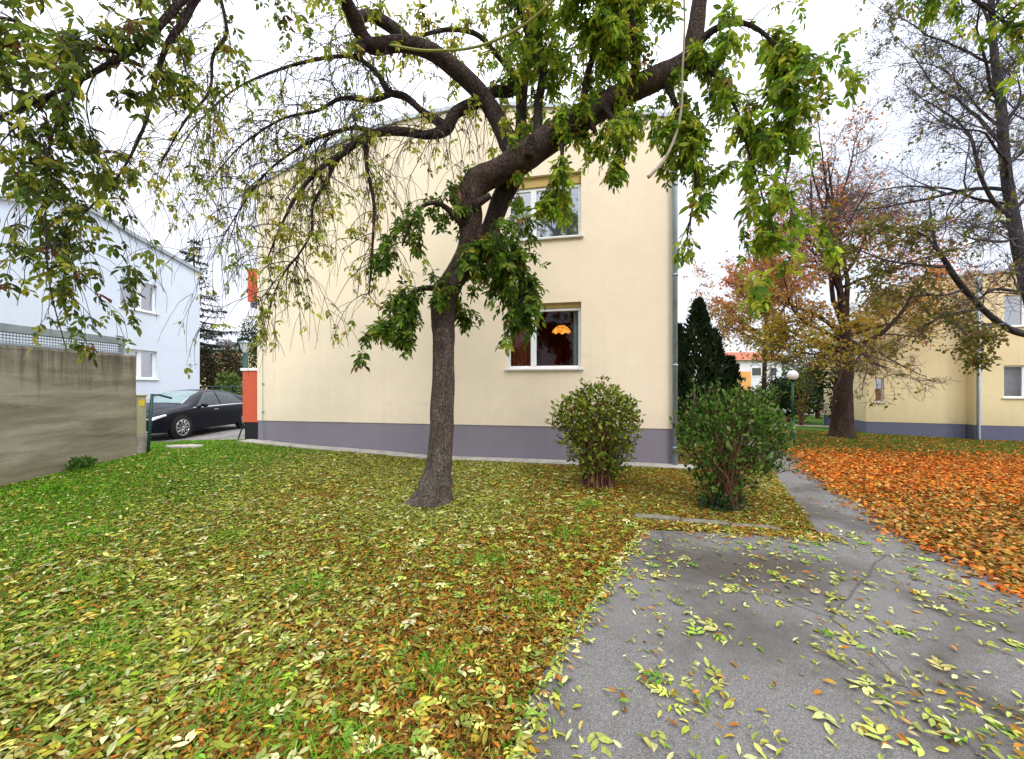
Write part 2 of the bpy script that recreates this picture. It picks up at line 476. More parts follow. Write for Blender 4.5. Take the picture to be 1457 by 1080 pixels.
def pick(n, pal, w, jit=0.18):
    pal = np.asarray(pal, float); w = np.asarray(w, float); w = w / w.sum()
    c = pal[rng.choice(len(pal), n, p=w)]
    return np.clip(c * rng.lognormal(0, jit, (n, 1)) * rng.lognormal(0, jit * 0.35, (n, 3)), 0, 1)


def grow(out, tips, p, d, length, r, lvl, prm):
    """a branching system: out[lvl] collects (points, radii), tips the finest twigs"""
    mx = len(prm['n']) - 1
    st = prm['steps'][lvl]; pts = [np.array(p, float)]; d = np.array(d, float); d /= np.linalg.norm(d)
    seg = length / st; ds = []
    for i in range(st):
        d = d + rng.normal(0, prm['wob'][lvl], 3); d[2] += prm['trop'][lvl] * (i + 1) / st
        d /= np.linalg.norm(d); ds.append(d.copy()); pts.append(pts[-1] + d * seg)
    pts = np.array(pts); rad = np.linspace(r, max(r * prm['taper'][lvl], prm['rmin']), st + 1)
    out[lvl].append((pts, rad))
    if lvl == mx:
        tips.append(pts); return
    k = prm['n'][lvl]; k = max(1, int(rng.poisson(k * 0.5) + k * 0.5))
    for _ in range(k):
        t = rng.uniform(prm['t0'][lvl], 1.0); f = t * st; i = min(int(f), st - 1)
        q = pts[i] + (pts[i + 1] - pts[i]) * (f - i)
        dd = ds[i]; ax = rng.normal(size=3); ax -= ax.dot(dd) * dd; ax /= np.linalg.norm(ax)
        an = math.radians(rng.uniform(*prm['ang'][lvl]))
        nd = dd * math.cos(an) + ax * math.sin(an)
        nd[2] += prm.get('lift', 0.0)
        grow(out, tips, q, nd, length * prm['ratio'][lvl] * rng.uniform(0.6, 1.15) * (1.15 - 0.45 * t), max(rad[i] * prm['rr'][lvl], prm['rmin']), lvl + 1, prm)


def tubes(segs, k):
    mb = MB()
    for p, r in segs:
        mb.tube(p, r, k, cap=False)
    return mb

# ------------------------------------------------------------------ world, sun, camera


w = bpy.data.worlds.new('World'); sc.world = w; w.use_nodes = True
wt = w.node_tree; wt.nodes.clear()
SUN_EL, SUN_AZ = math.radians(42), math.radians(152)
sky = wt.nodes.new('ShaderNodeTexSky'); sky.sky_type = 'NISHITA'; sky.sun_disc = False
sky.sun_elevation = SUN_EL; sky.sun_rotation = SUN_AZ; sky.dust_density = 3.0
bg = wt.nodes.new('ShaderNodeBackground'); bg.inputs[1].default_value = 0.1
wo = wt.nodes.new('ShaderNodeOutputWorld')
tc = wt.nodes.new('ShaderNodeTexCoord'); sp = wt.nodes.new('ShaderNodeSeparateXYZ')
wt.links.new(tc.outputs['Generated'], sp.inputs[0])
rp = wt.nodes.new('ShaderNodeValToRGB'); wt.links.new(sp.outputs['Z'], rp.inputs[0])
el = rp.color_ramp.elements
el[0].position = 0.0; el[0].color = (1.22, 1.23, 1.28, 1)
el[1].position = 1.0; el[1].color = (4.9, 4.88, 4.9, 1)
e = el.new(0.35); e.color = (1.36, 1.37, 1.43, 1)
e = el.new(0.6); e.color = (2.15, 2.16, 2.22, 1)
mp = wt.nodes.new('ShaderNodeMapping'); mp.inputs['Scale'].default_value = (1.4, 1.4, 3.2)
wt.links.new(tc.outputs['Generated'], mp.inputs[0])
cn = wt.nodes.new('ShaderNodeTexNoise'); cn.inputs['Scale'].default_value = 1.7; cn.inputs['Detail'].default_value = 6
cn.inputs['Roughness'].default_value = 0.55
wt.links.new(mp.outputs[0], cn.inputs['Vector'])
cr = wt.nodes.new('ShaderNodeValToRGB'); wt.links.new(cn.outputs[0], cr.inputs[0])
cr.color_ramp.elements[0].position = 0.33; cr.color_ramp.elements[0].color = (0.74, 0.80, 0.92, 1)
cr.color_ramp.elements[1].position = 0.62; cr.color_ramp.elements[1].color = (1.08, 1.08, 1.09, 1)
ml = wt.nodes.new('ShaderNodeMix'); ml.data_type = 'RGBA'; ml.blend_type = 'MULTIPLY'; ml.inputs[0].default_value = 1
wt.links.new(rp.outputs[0], ml.inputs[6]); wt.links.new(cr.outputs[0], ml.inputs[7])
vm = wt.nodes.new('ShaderNodeVectorMath'); vm.operation = 'SCALE'; vm.inputs['Scale'].default_value = 10.0
wt.links.new(ml.outputs[2], vm.inputs[0])
mm = wt.nodes.new('ShaderNodeMix'); mm.data_type = 'RGBA'; mm.inputs[0].default_value = 0.92
wt.links.new(sky.outputs[0], mm.inputs[6]); wt.links.new(vm.outputs[0], mm.inputs[7])
wt.links.new(mm.outputs[2], bg.inputs[0]); wt.links.new(bg.outputs[0], wo.inputs[0])

sd = bpy.data.lights.new('sun', 'SUN'); sd.energy = 1.5; sd.angle = math.radians(16); sd.color = (1.0, 0.95, 0.88)
so = bpy.data.objects.new('sun', sd); col.objects.link(so)
sv = Vector((math.sin(SUN_AZ) * math.cos(SUN_EL), math.cos(SUN_AZ) * math.cos(SUN_EL), math.sin(SUN_EL)))
so.rotation_euler = sv.to_track_quat('Z', 'Y').to_euler(); so.location = (0, -5, 20)

cd = bpy.data.cameras.new('camera'); cam = bpy.data.objects.new('camera', cd); col.objects.link(cam)
cam.location = (0, 0, EYE); cam.rotation_euler = (math.radians(90), 0, 0)
cd.sensor_width = 36; cd.lens = F / 1457 * 36; cd.shift_y = 10 / 1457; cd.clip_end = 3000; cd.clip_start = 0.05
sc.camera = cam
sc.view_settings.view_transform = 'Standard'; sc.view_settings.look = 'None'; sc.view_settings.exposure = 0
sc.cycles.use_denoising = True
sc.cycles.max_bounces = 8; sc.cycles.transparent_max_bounces = 12

# ------------------------------------------------------------------ ground plan

PAD_L = np.array([(1.42, 4.36), (1.14, 3.9), (0.62, 2.99), (0.30, 2.45), (0.09, 1.99), (0.0, 1.69), (-0.05, 1.2), (-0.1, 0.5), (-0.1, -4)])
PATH_L = np.array([gpt(1160, 757)[:2], gpt(1146, 735)[:2], gpt(1116, 697)[:2], gpt(1098, 668)[:2], (5.75, 9.0), (6.6, 11.2), (7.6, 14), (8.8, 18), (9.5, 21)])
PATH_R = np.array([gpt(1290, 765)[:2], gpt(1252, 734)[:2], gpt(1206, 706)[:2], gpt(1146, 668)[:2], (6.75, 9.0), (7.6, 11.2), (8.6, 14), (9.8, 18), (10.5, 21)])
PAD_R = np.array([gpt(1290, 765)[:2], gpt(1370, 800)[:2], gpt(1457, 845)[:2], (3.95, 2.0), (3.95, 0.5), (3.95, -4)])


def xline(poly, Y):
    p = poly[np.argsort(poly[:, 1])]
    return np.interp(Y, p[:, 1], p[:, 0])


L0 = np.array([-6.42, 9.92]); R0 = np.array([3.27, 7.93])
DW = (R0 - L0) / np.linalg.norm(R0 - L0); NW = np.array([-DW[1], DW[0]]); WLEN = float(np.linalg.norm(R0 - L0))


def facade_y(X):
    return L0[1] + (X - L0[0]) * DW[1] / DW[0]


# lawn: one sheet to the horizon, fine near the camera
def axis(lo, hi, fine, far):
    a = np.arange(lo, hi + 1e-6, fine)
    g = hi + np.cumsum(np.geomspace(fine * 1.5, far, 22)); h = lo - np.cumsum(np.geomspace(fine * 1.5, far, 22))
    return np.concatenate([h[::-1], a, g])


xs = axis(-16, 24, 0.2, 120); ys = axis(-3, 24, 0.2, 120)
GX, GY = np.meshgrid(xs, ys); GZ = zg(GX, GY)
G = np.stack([GX, GY, GZ], -1)
green = np.array([0.06, 0.15, 0.010]); litter = np.array([0.15, 0.085, 0.016]); rust = np.array([0.22, 0.075, 0.015])
leafy = sstep(GX + 0.25 * (GY - 4), -6.2, -3.0) * (1 - sstep(GY, 12, 16))
right = sstep(GX, 4.2, 5.2)
Cg = green * (1 - leafy[..., None]) + litter * leafy[..., None]
farR = sstep(GY - 0.10 * (GX - 10), 10.0, 11.6)
Cg = Cg * (1 - right[..., None]) + (rust * (1 - farR[..., None]) + green * farR[..., None]) * right[..., None]
mb = MB().grid(G)
lawn = link('lawn', G.reshape(-1, 3), [np.concatenate(f) for f in mb.F.values()], M['ground'], None, True, Cg.reshape(-1, 3))
tag(lawn, kind='structure')


def strip(name, Lp, Rp, m, dz=0.006, nu=14, nv=60):
    def res(P):
        P = np.asarray(P, float); s = np.concatenate([[0], np.cumsum(np.linalg.norm(np.diff(P, axis=0), axis=1))]); t = np.linspace(0, s[-1], nv)
        return np.stack([np.interp(t, s, P[:, 0]), np.interp(t, s, P[:, 1])], -1)
    A, B = res(Lp), res(Rp)
    t = np.linspace(0, 1, nu)[None, :, None]
    Q = A[:, None] * (1 - t) + B[:, None] * t
    Z = zg(Q[..., 0], Q[..., 1]) + dz
    o = MB().grid(np.concatenate([Q, Z[..., None]], -1)).build(name, m, None, True)
    return tag(o, kind='structure')


strip('path', catmull(np.vstack([PATH_L[0] + (0.0, -.5), PATH_L]), 4), catmull(np.vstack([PATH_R[0] + (-.05, -.5), PATH_R]), 4), M['asphalt'], 0.009)
strip('pavement', catmull(PAD_L, 4), catmull(PAD_R, 4), M['asphalt'], 0.012, 40, 80)
strip('road', [(-14.6, 10.9), (-14.6, 60)], [(-7.0, 10.9), (-4.0, 60)], M['road'], 0.015, 12, 80)
strip('footpath', [(10.6, 20.5), (30, 19.5)], [(10.6, 21.7), (30, 20.7)], M['strip'], 0.02, 6, 40)
ap = MB(); ap.box((-0.25, -0.42, -0.25), (WLEN + 0.45, 0.0, 0.045), 0.01)
# apron follows the slope of the wall foot
us = np.linspace(-0.2, WLEN + 0.45, 40)
A = np.array([[(*(L0 + DW * u - NW * q), 0) for q in (0.40, 0.385, 0.0)] for u in us])
Z = zg(A[..., 0], A[..., 1])
A[..., 2] = Z + np.array([-0.05, 0.035, 0.04])
tag(MB().grid(A).build('paving_strip', M['strip'], None), kind='structure')

# ------------------------------------------------------------------ buildings


def uv_on(origin, d, x, y):
    """where the sight line of a pixel meets the vertical plane through origin along d -> (u, z)"""
    k = (x - CX) / F
    Y = (origin[0] * d[1] - origin[1] * d[0]) / (k * d[1] - d[0])
    p = np.array([k * Y, Y])
    return float((p - origin) @ d), EYE - (y - HY) / F * Y


def wall_mesh(length, depth, topf, z0, zpl, openings, rev=0.16):
    """front wall with openings and reveals, two sides and a back, local frame: x along, y inward"""
    mb = MB()
    cuts = sorted(set([0, length] + [o[0] for o in openings] + [o[1] for o in openings] + list(np.linspace(0, length, 37))))
    for a, b in zip(cuts[:-1], cuts[1:]):
        if b - a < 1e-6:
            continue
        mid = (a + b) / 2; segs = [[zpl, None]]
        for (u0, u1, v0, v1) in sorted(openings, key=lambda o: o[2]):
            if u0 - 1e-6 < mid < u1 + 1e-6:
                s = segs.pop(); segs += [[s[0], v0], [v1, s[1]]]
        for lo, hi in segs:
            mb.quad((a, 0, lo), (b, 0, lo), (b, 0, topf(b) if hi is None else hi), (a, 0, topf(a) if hi is None else hi))
    for (u0, u1, v0, v1) in openings:
        for p, q in (((u0, v0), (u0, v1)), ((u0, v1), (u1, v1)), ((u1, v1), (u1, v0)), ((u1, v0), (u0, v0))):
            mb.quad((p[0], 0, p[1]), (q[0], 0, q[1]), (q[0], rev, q[1]), (p[0], rev, p[1]))
    for u in (0, length):
        mb.quad((u, 0, zpl), (u, depth, zpl), (u, depth, topf(u)), (u, 0, topf(u)))
    xs_ = np.linspace(0, length, 20)
    mb.grid(np.array([[(x, depth, zpl) for x in xs_], [(x, depth, topf(x)) for x in xs_]]))
    return mb


def roof_mesh(length, depth, topf, over=0.06, th=0.12):
    xs_ = np.linspace(-over, length + over, 40)
    prof = lambda x: topf(min(max(x, 0), length))
    rows = []
    for y, dz in ((-over, -0.02), (-over, th), (depth + over, th), (depth + over, -0.02), (-over, -0.02)):
        rows.append([(x, y, prof(x) + dz) for x in xs_])
    mb = MB().grid(np.array(rows))
    for x in (xs_[0], xs_[-1]):
        mb.quad((x, -over, prof(x) - .02), (x, depth + over, prof(x) - .02), (x, depth + over, prof(x) + th), (x, -over, prof(x) + th))
    return mb


def window(parent, u0, u1, z0, z1, y=0.10, split=0.36, glass='glass', box=0.0, bar=0.065, sill=True, label=None, back=None):
    fr = MB(); h = 0.06
    zt = z1 - box
    fr.box((u0, y, z0), (u1, y + h, z0 + bar), .006).box((u0, y, zt - bar), (u1, y + h, zt), .006)
    fr.box((u0, y - .002, z0 + bar), (u0 + bar, y + h, zt - bar)).box((u1 - bar, y - .002, z0 + bar), (u1, y + h, zt - bar))
    panes = []
    if split:
        um = u0 + (u1 - u0) * split
        fr.box((um - bar * .95, y - .012, z0 + bar), (um + bar * .95, y + h, zt - bar), .006)
        panes = [(u0 + bar, um - bar * .95), (um + bar * .95, u1 - bar)]
    else:
        panes = [(u0 + bar, u1 - bar)]
    f = fr.build('window', M['frame'], parent, local=True)
    if label:
        f['label'] = label
    for a, b in panes:
        MB().quad((a, y + .03, z0 + bar), (b, y + .03, z0 + bar), (b, y + .03, zt - bar), (a, y + .03, zt - bar)).build('pane', M[glass], f, local=True)
    if box:
        MB().box((u0 + .004, y - .03, zt + .002), (u1 - .004, y + h, z1 - .002), .005).build('shutter_box', M['reveal'], f, local=True)
    if sill:
        MB().box((u0 - .05, -.055, z0 - .045), (u1 + .05, y + .002, z0 - .004), .006).build('sill', M['sill'], f, local=True)
    if back:
        MB().quad((u0, y + .22, z0), (u1, y + .22, z0), (u1, y + .22, z1), (u0, y + .22, z1)).build('backing', M[back], f, local=True)
    return f


def curtain(parent, u0, u1, z0, z1, y, m, folds=9, amp=0.03, name='curtain'):
    xs_ = np.linspace(u0, u1, folds * 8)
    zz = np.linspace(z0, z1, 5)
    Gc = np.array([[(x, y + amp * math.sin((x - u0) / (u1 - u0) * folds * 2 * math.pi + 0.6 * math.sin(z * 3)), z) for x in xs_] for z in zz])
    return MB().grid(Gc).build(name, M[m], parent, True, local=True)


def plinth(parent, length, depth, z0, z1, m, inset=0.012):
    mb = MB()
    V = [(inset, inset), (length - inset, inset), (length - inset, depth - inset), (inset, depth - inset)]
    for i in range(4):
        a, b = V[i], V[(i + 1) % 4]
        mb.quad((*a, z0), (*b, z0), (*b, z1), (*a, z1))
    mb.quad(*[(x, y, z1) for x, y in V])
    return mb.build('plinth', M[m], parent, local=True)


# --- the cream building behind the tree
rz_main = math.atan2(DW[1], DW[0])
main = empty('apartment_building', (L0[0], L0[1], 0), rz_main,
             'cream rendered two storey apartment building with lavender plinth standing behind the leaning tree', 'building')
pts = [uv_on(L0, DW, *p) for p in ((370, 264), (390, 252), (430, 229), (480, 205), (541, 181), (575, 171), (640, 157), (706, 150), (790, 153), (867, 159), (923, 164), (957, 168))]
pu = np.array([p[0] for p in pts]); pz = np.array([p[1] for p in pts]); pu[0] = 0; pu[-1] = WLEN
def main_top(u): return float(np.interp(u, pu, pz))
ZPL = 0.745
uW0, zL0 = uv_on(L0, DW, 721, 525); uW1, _ = uv_on(L0, DW, 827, 525)
_, zL1 = uv_on(L0, DW, 827, 429); _, zU0 = uv_on(L0, DW, 827, 335); _, zU1 = uv_on(L0, DW, 827, 243)
ops = [(uW0, uW1, zL0, zL1), (uW0, uW1, zU0, zU1)]
wall_mesh(WLEN, 13.5, main_top, 0, ZPL, ops).build('wall', M['cream'], main, local=True)
plinth(main, WLEN, 13.5, -0.8, ZPL, 'plinth')
roof_mesh(WLEN, 13.5, main_top, 0.05, 0.07).build('roof', M['metal'], main, local=True)
wl = window(main, uW0, uW1, zL0, zL1, 0.10, 0.36, 'glass', 0.10, label='lower window with a lit orange lamp behind the glass')
wu = window(main, uW0, uW1, zU0, zU1, 0.10, 0.36, 'glass_sky', 0.22, label='upper window with net curtain and mirrored sky')
curtain(wu, uW0 + .02, uW1 - .02, zU0 + .02, zU1 - .02, 0.24, 'curtain', 14, 0.02)
curtain(wl, uW0 + .02, uW0 + .50, zL0 + .01, zL1 - .05, 0.27, 'brown_curtain', 5, 0.035)
curtain(wl, uW1 - .17, uW1 - .01, zL0 + .01, zL1 - .05, 0.25, 'pale_curtain', 2, 0.02)
rm = MB(); a0, a1, b0, b1 = uW0 - 1.2, uW1 + 0.9, 0.18, 3.6
z0_, z1_ = zL0 - 0.9, zL1 + 0.25
rm.quad((a0, b1, z0_), (a1, b1, z0_), (a1, b1, z1_), (a0, b1, z1_)).quad((a0, b0, z0_), (a0, b1, z0_), (a0, b1, z1_), (a0, b0, z1_))
rm.quad((a1, b0, z0_), (a1, b1, z0_), (a1, b1, z1_), (a1, b0, z1_)).quad((a0, b0, z0_), (a1, b0, z0_), (a1, b1, z0_), (a0, b1, z0_)).quad((a0, b0, z1_), (a1, b0, z1_), (a1, b1, z1_), (a0, b1, z1_))
rm.box((a0 + .3, b1 - .5, z0_ + .002), (a0 + 2.2, b1 - .01, z0_ + 1.7))
rm.build('room', M['room'], main, local=True)
# downpipe with brackets at the right corner, lightning conductor at the left
dp = MB(); xp = WLEN - 0.02
dp.tube([(xp + .02, -0.075, -0.3), (xp + .02, -0.075, main_top(WLEN) - .25), (xp + .02, -0.03, main_top(WLEN) - .02)], 0.05, 12)
for z in (0.35, 2.0, 3.8, 5.6):
    dp.tube([(xp + .02, -0.075, z), (xp + .02, -0.075, z + 0.05)], 0.058, 12)
dp.build('downpipe', M['pipe'], main, True, local=True)
lc = MB(); u_c = 0.19
lc.tube([(u_c, -0.03, 0.0), (u_c, -0.03, main_top(u_c) - .02)], 0.006, 6)
for z in (0.95, 1.65, 2.5, 3.4, 4.3, 5.2):
    lc.box((u_c - .018, -0.045, z), (u_c + .018, -0.0, z + .035))
lc.tube([(u_c, -0.035, 0.05), (u_c, -0.035, 0.55)], 0.014, 8)
lc.build('lightning_conductor', M['mesh_metal'], main, local=True)
# entrance porch and balcony front on the left side
def loc_from(p):
    q = np.array(p[:2]) - L0
    return float(q @ DW), float(q @ NW)
def side_panel(xl, Yl, zb, zt, th=0.10):
    """upright panel standing out from the left side wall; its outer edge is seen at pixel xl"""
    p = at(xl, 550, Yl); u, n = loc_from(p)
    return (u, n, zb), (-0.004, n + th, zt)
a, b = side_panel(345, 11.6, 0.55, 2.06)
MB().box(a, b, .008).build('porch_screen', M['orange'], main, local=True)
MB().box((a[0] - .05, a[1] - .03, 2.062), (-0.004, b[1] + .03, 2.14), .006).build('porch_cap', M['frame'], main, local=True)
MB().box((a[0] + .06, a[1] + .02, 0.0), (-0.004, b[1] - .02, 0.548)).build('porch_base', M['black'], main, local=True)
a, b = side_panel(352, 11.8, 4.15, 5.12)
bal = MB().box(a, b, .008).build('balcony_panel', M['orange'], main, local=True)
MB().box((a[0], b[1] + .002, 4.0), (-0.004, b[1] + 2.2, 4.148)).build('balcony_slab', M['plinth'], main, local=True)

pl = empty('pendant_lamp', (*(L0 + DW * 0 ), 0), rz_main, 'lit scalloped orange pendant lamp hanging behind the lower window', 'lamp')
ul, zl = uv_on(L0 + NW * 0.75, DW, 799, 470)
sh = []
for r, z, am in ((0.02, .115, 0), (.08, .105, 0), (.15, .06, .0), (.20, .0, .008), (.215, -.045, .02)):
    t = np.linspace(0, 2 * math.pi, 49)
    sh.append([((r + am * .4 * math.cos(8 * q)) * math.cos(q) + ul, (r + am * .4 * math.cos(8 * q)) * math.sin(q) + 0.75, zl + z - am * math.cos(8 * q)) for q in t])
MB().grid(np.array(sh)).build('lamp_shade', M['lit'], pl, True, local=True)
MB().tube([(ul, .75, zl + .11), (ul, .75, z1_ - 0.002)], .006, 6).build('cord', M['black'], pl, local=True)
MB().lathe((ul, .75, zl), [(0, .05), (.03, .03), (.035, 0), (.025, -.03), (0, -.045)], 12).build('bulb', M['lit'], pl, True, local=True)

# --- white house at the left, its gable towards the road
HXW = -15.0
hs = empty('white_house', (HXW, 8.95, 0), math.radians(90), 'white rendered house with grey roof edge behind the concrete wall', 'house')
hl = 9.95
hp = []
for px, py in ((30, 287), (60, 285), (100, 290), (125, 299), (155, 315), (190, 337), (240, 364), (284, 389)):
    Yh = HXW * F / (px - CX); hp.append((Yh - 8.95, EYE + (HY - py) / F * Yh))
hu = np.array([0] + [p[0] for p in hp] + [hl]); hz = np.array([6.35] + [p[1] for p in hp] + [hp[-1][1] - 0.02])
def house_top(u): return float(np.interp(u, hu, hz))
def hY(px): return HXW * F / (px - CX) - 8.95
ops = [(hY(171), hY(224), 4.66, 5.84), (hY(171), hY(224), 1.9, 3.08)]
wall_mesh(hl, 12, house_top, 0, -0.2, ops).build('wall', M['white_wall'], hs, local=True)
roof_mesh(hl, 12, house_top, 0.10, 0.13).build('roof', M['metal'], hs, local=True)
for i, o in enumerate(ops):
    window(hs, *o, 0.12, 0.56, 'glass_sky', 0.0, back='dark_room', bar=0.09, label=('upper window of the white house', 'lower window of the white house')[i])

# --- yellow building at the right
A0 = np.array([16.15, 17.95]); dA = unit(np.array([3.3, -1.25])); nA = np.array([-dA[1], dA[0]])
rb = empty('yellow_building', (A0[0], A0[1], 0), math.atan2(dA[1], dA[0]),
           'pale yellow building with blue grey plinth beyond the orange leaf lawn', 'building')
uA1, _ = uv_on(A0, dA, 1375, 550)
zR = 6.3
pA = [uv_on(A0, dA, 1233, 452), uv_on(A0, dA, 1262, 415), uv_on(A0, dA, 1300, 398), uv_on(A0, dA, 1375, 392)]
def topA(u): return float(np.interp(u, [0, pA[1][0], pA[2][0], uA1], [p[1] for p in pA]))
zp = 0.0
w0, zw0 = uv_on(A0, dA, 1245, 572); w1, zw1 = uv_on(A0, dA, 1258, 537)
wall_mesh(uA1, 5, topA, -1, zp, [(w0, w1, zw0, zw1)]).build('wall', M['cream2'], rb, local=True)
plinth(rb, uA1, 5, -1.3, zp, 'plinth2')
roof_mesh(uA1, 5, topA, 0.05, 0.1).build('roof', M['metal'], rb, local=True)
window(rb, w0, w1, zw0, zw1, 0.10, 0, 'glass_sky', 0, bar=0.05, back='dark_room', label='small narrow window of the yellow building')
# front wing that stands forward
off = 0.45; B0 = A0 + dA * uA1 - nA * off
def toloc(o): return [(x + uA1 + .003, y - off, z) for x, y, z in o]
Bl = 11.0
bu0, bz0 = uv_on(B0, dA, 1428, 465); bu1, _ = uv_on(B0, dA, 1492, 465); _, bz1 = uv_on(B0, dA, 1428, 420)
_, cz0 = uv_on(B0, dA, 1430, 566); _, cz1 = uv_on(B0, dA, 1430, 520)
zB = uv_on(B0, dA, 1392, 390)[1]
opB = [(bu0, bu1, bz0, bz1), (bu0, bu1, cz0, cz1)]
mbw = wall_mesh(Bl, 10, lambda u: zB, -1, zp, opB)
mbw.V = [np.array(toloc(v)) for v in mbw.V]
wg = mbw.build('wing_wall', M['cream2'], rb, local=True)
mp_ = MB()
for (x0, y0, x1, y1) in ((.012, .012, Bl, .012), (.012, .012, .012, 10)):
    mp_.quad((x0, y0, -1.3), (x1, y1, -1.3), (x1, y1, zp), (x0, y0, zp))
mp_.V = [np.array(toloc(v)) for v in mp_.V]; mp_.build('wing_plinth', M['plinth2'], rb, local=True)
mr = roof_mesh(Bl, 10, lambda u: zB, 0.06, 0.12); mr.V = [np.array(toloc(v)) for v in mr.V]; mr.build('wing_roof', M['metal'], rb, local=True)
def wing_window(o, glass, label):
    n0 = set(bpy.data.objects)
    f = window(rb, *o, 0.1, 0.5, glass, 0, back='curtain' if glass == 'glass' else 'dark_room', label=label)
    for ob in set(bpy.data.objects) - n0:
        co = np.empty(len(ob.data.vertices) * 3, np.float32); ob.data.vertices.foreach_get('co', co)
        co = np.array(toloc(co.reshape(-1, 3)), np.float32); ob.data.vertices.foreach_set('co', co.ravel())
wing_window(opB[0], 'glass_sky', 'upper window of the yellow wing')
wing_window(opB[1], 'glass', 'lower window with white blind in the yellow wing')
ud = uv_on(B0, dA, 1391, 550)[0]
MB().tube(np.array(toloc([(ud, -.07, zB - .1), (ud, -.07, -0.55), (ud + .05, -.12, -.68), (ud + .22, -.2, -.74)])), .05, 10).build('downpipe', M['pipe'], rb, True, local=True)
cu, cz = uv_on(A0 + nA * 3, dA, 1341, 388)
ch = MB().box((cu - .34, 3, topA(1) - .2), (cu + .34, 3.6, cz + .42), .02).build('chimney', M['brick'], rb, local=True)
cu2, _ = uv_on(A0 + nA * 1, dA, 1365, 395)
MB().box((cu2 - .7, 1.0, zR - .5), (cu2 + .6, 2.0, zR + .35), .02).build('skylight', M['mesh_metal'], rb, local=True)


# --- houses far behind
def far_house(name, px0, px1, ytop, Y, label, m, roofm, roof_h, depth=8, wins=(), zb=-1.0):
    x0 = (px0 - CX) / F * Y; x1 = (px1 - CX) / F * Y; zt = EYE + (HY - ytop) / F * Y
    r = empty(name, (x0, Y, 0), 0, label, 'house'); ln = x1 - x0
    mb = MB()
    for q in (((0, 0), (ln, 0)), ((ln, 0), (ln, depth)), ((ln, depth), (0, depth)), ((0, depth), (0, 0))):
        mb.quad((*q[0], zb), (*q[1], zb), (*q[1], zt), (*q[0], zt))
    mb.build('wall', M[m], r, local=True)
    o = .35
    rf = MB().add([(-o, -o, zt - .05), (ln + o, -o, zt - .05), (ln + o, depth + o, zt - .05), (-o, depth + o, zt - .05), (-o, depth / 2, zt + roof_h), (ln + o, depth / 2, zt + roof_h)],
                  [(0, 1, 5, 4), (2, 3, 4, 5)], [(1, 2, 5), (3, 0, 4)]).build('roof', M[roofm], r, local=True)
    for (a, b, c, d) in wins:
        u0 = (a - CX) / F * Y - x0; u1 = (b - CX) / F * Y - x0; za = EYE + (HY - d) / F * Y; zc = EYE + (HY - c) / F * Y
        f = MB().box((u0, -.05, za), (u1, .05, zc), .01).build('window', M['frame'], r, local=True)
        MB().quad((u0 + .12, -.06, za + .12), (u1 - .12, -.06, za + .12), (u1 - .12, -.06, zc - .12), (u0 + .12, -.06, zc - .12)).build('pane', M['car_glass'], f, local=True)
    return r, rf, zt


fl, rfl, zt = far_house('far_house', 240, 372, 497, 40, 'low far house with grey roof and two chimneys beyond the dark hedge', 'cream2', 'roof', 0.9, 7)
for cxp, hh, ww, m in ((295, 8, 22, 'grey_chimney'), (322, 13, 13, 'green_metal')):
    u = (cxp - 240) / F * 40
    MB().box((u - ww / 2 / F * 40, 2.2, zt), (u + ww / 2 / F * 40, 3.2, zt + .5 + hh / F * 40), .03).build('chimney', M[m], rfl, local=True)
far_house('far_house', 1040, 1112, 512, 42, 'white and orange far house with red tiled roof beside the conifer', 'far_white', 'tile', 1.2, 9,
          [(1068, 1084, 522, 536), (1094, 1106, 522, 536)])
MB().box((-.4 + 0, -.25, -1), (2.0, -.003, 3.2), .02).build('bay', M['far_orange'], [o for o in bpy.data.objects if o.name == 'far_house.001'][0], local=True)
far_house('garden_shed', 1148, 1196, 572, 30, 'low orange and white shed behind the dark evergreen shrubs', 'far_white', 'roof', 0.35, 4)
MB().box(((1170 - 1148) / F * 30, -.06, -0.4), ((1188 - 1148) / F * 30, -.003, 0.28), .01).build('door', M['orange'], [o for o in bpy.data.objects if o.name == 'garden_shed'][0], local=True)

# ------------------------------------------------------------------ concrete wall, railing, cabinet, posts
WX = -7.5
cw = MB()
ysw = np.linspace(1.2, 7.85, 24)
rows = []
for dx, zf in ((0, -0.4), (0, 2.18), (-.02, 2.215), (-.24, 2.215), (-.26, 2.18), (-.26, -0.4)):
    rows.append([(WX + dx + (0.012 * math.sin(y * 2.1) if dx == 0 else 0), y, zf) for y in ysw])
cw.grid(np.array(rows))
for y in (1.2, 7.85):
    cw.add([(WX, y, -.4), (WX, y, 2.18), (WX - .02, y, 2.215), (WX - .24, y, 2.215), (WX - .26, y, 2.18), (WX - .26, y, -.4)], [(0, 1, 2, 3, 4, 5)])
o = cw.build('garden_wall', M['wall_concrete'])
tag(o, 'weathered grey concrete garden wall with dark streaks along the lawn', 'wall')
ra = empty('mesh_railing', (WX - .13, 4.5, 2.215), 0, 'galvanised mesh railing on top of the concrete wall', 'railing')
zt0, zt1 = 2.225, 2.55
MB().box((WX - .15, 1.2, zt1 - .13), (WX - .09, 7.72, zt1), .006).build('top_rail', M['mesh_metal'], ra)
MB().box((WX - .145, 1.2, zt0), (WX - .095, 7.70, zt0 + .035)).build('bottom_rail', M['mesh_metal'], ra)
for y in (1.9, 3.9, 5.6, 7.68):
    MB().box((WX - .148, y - .03, zt0 - .02), (WX - .092, y + .03, zt1 - .1)).build('post', M['mesh_metal'], ra)
ms = MB()
for y in np.arange(1.25, 7.68, .04):
    ms.tube([(WX - .12, y, zt0 + .03), (WX - .12, y, zt1 - .09)], .007, 4, False)
for z in np.arange(zt0 + .06, zt1 - .1, .045):
    ms.tube([(WX - .115, 1.2, z), (WX - .115, 7.68, z)], .009, 4, False)
ms.build('wire_mesh', M['mesh_metal'], ra)

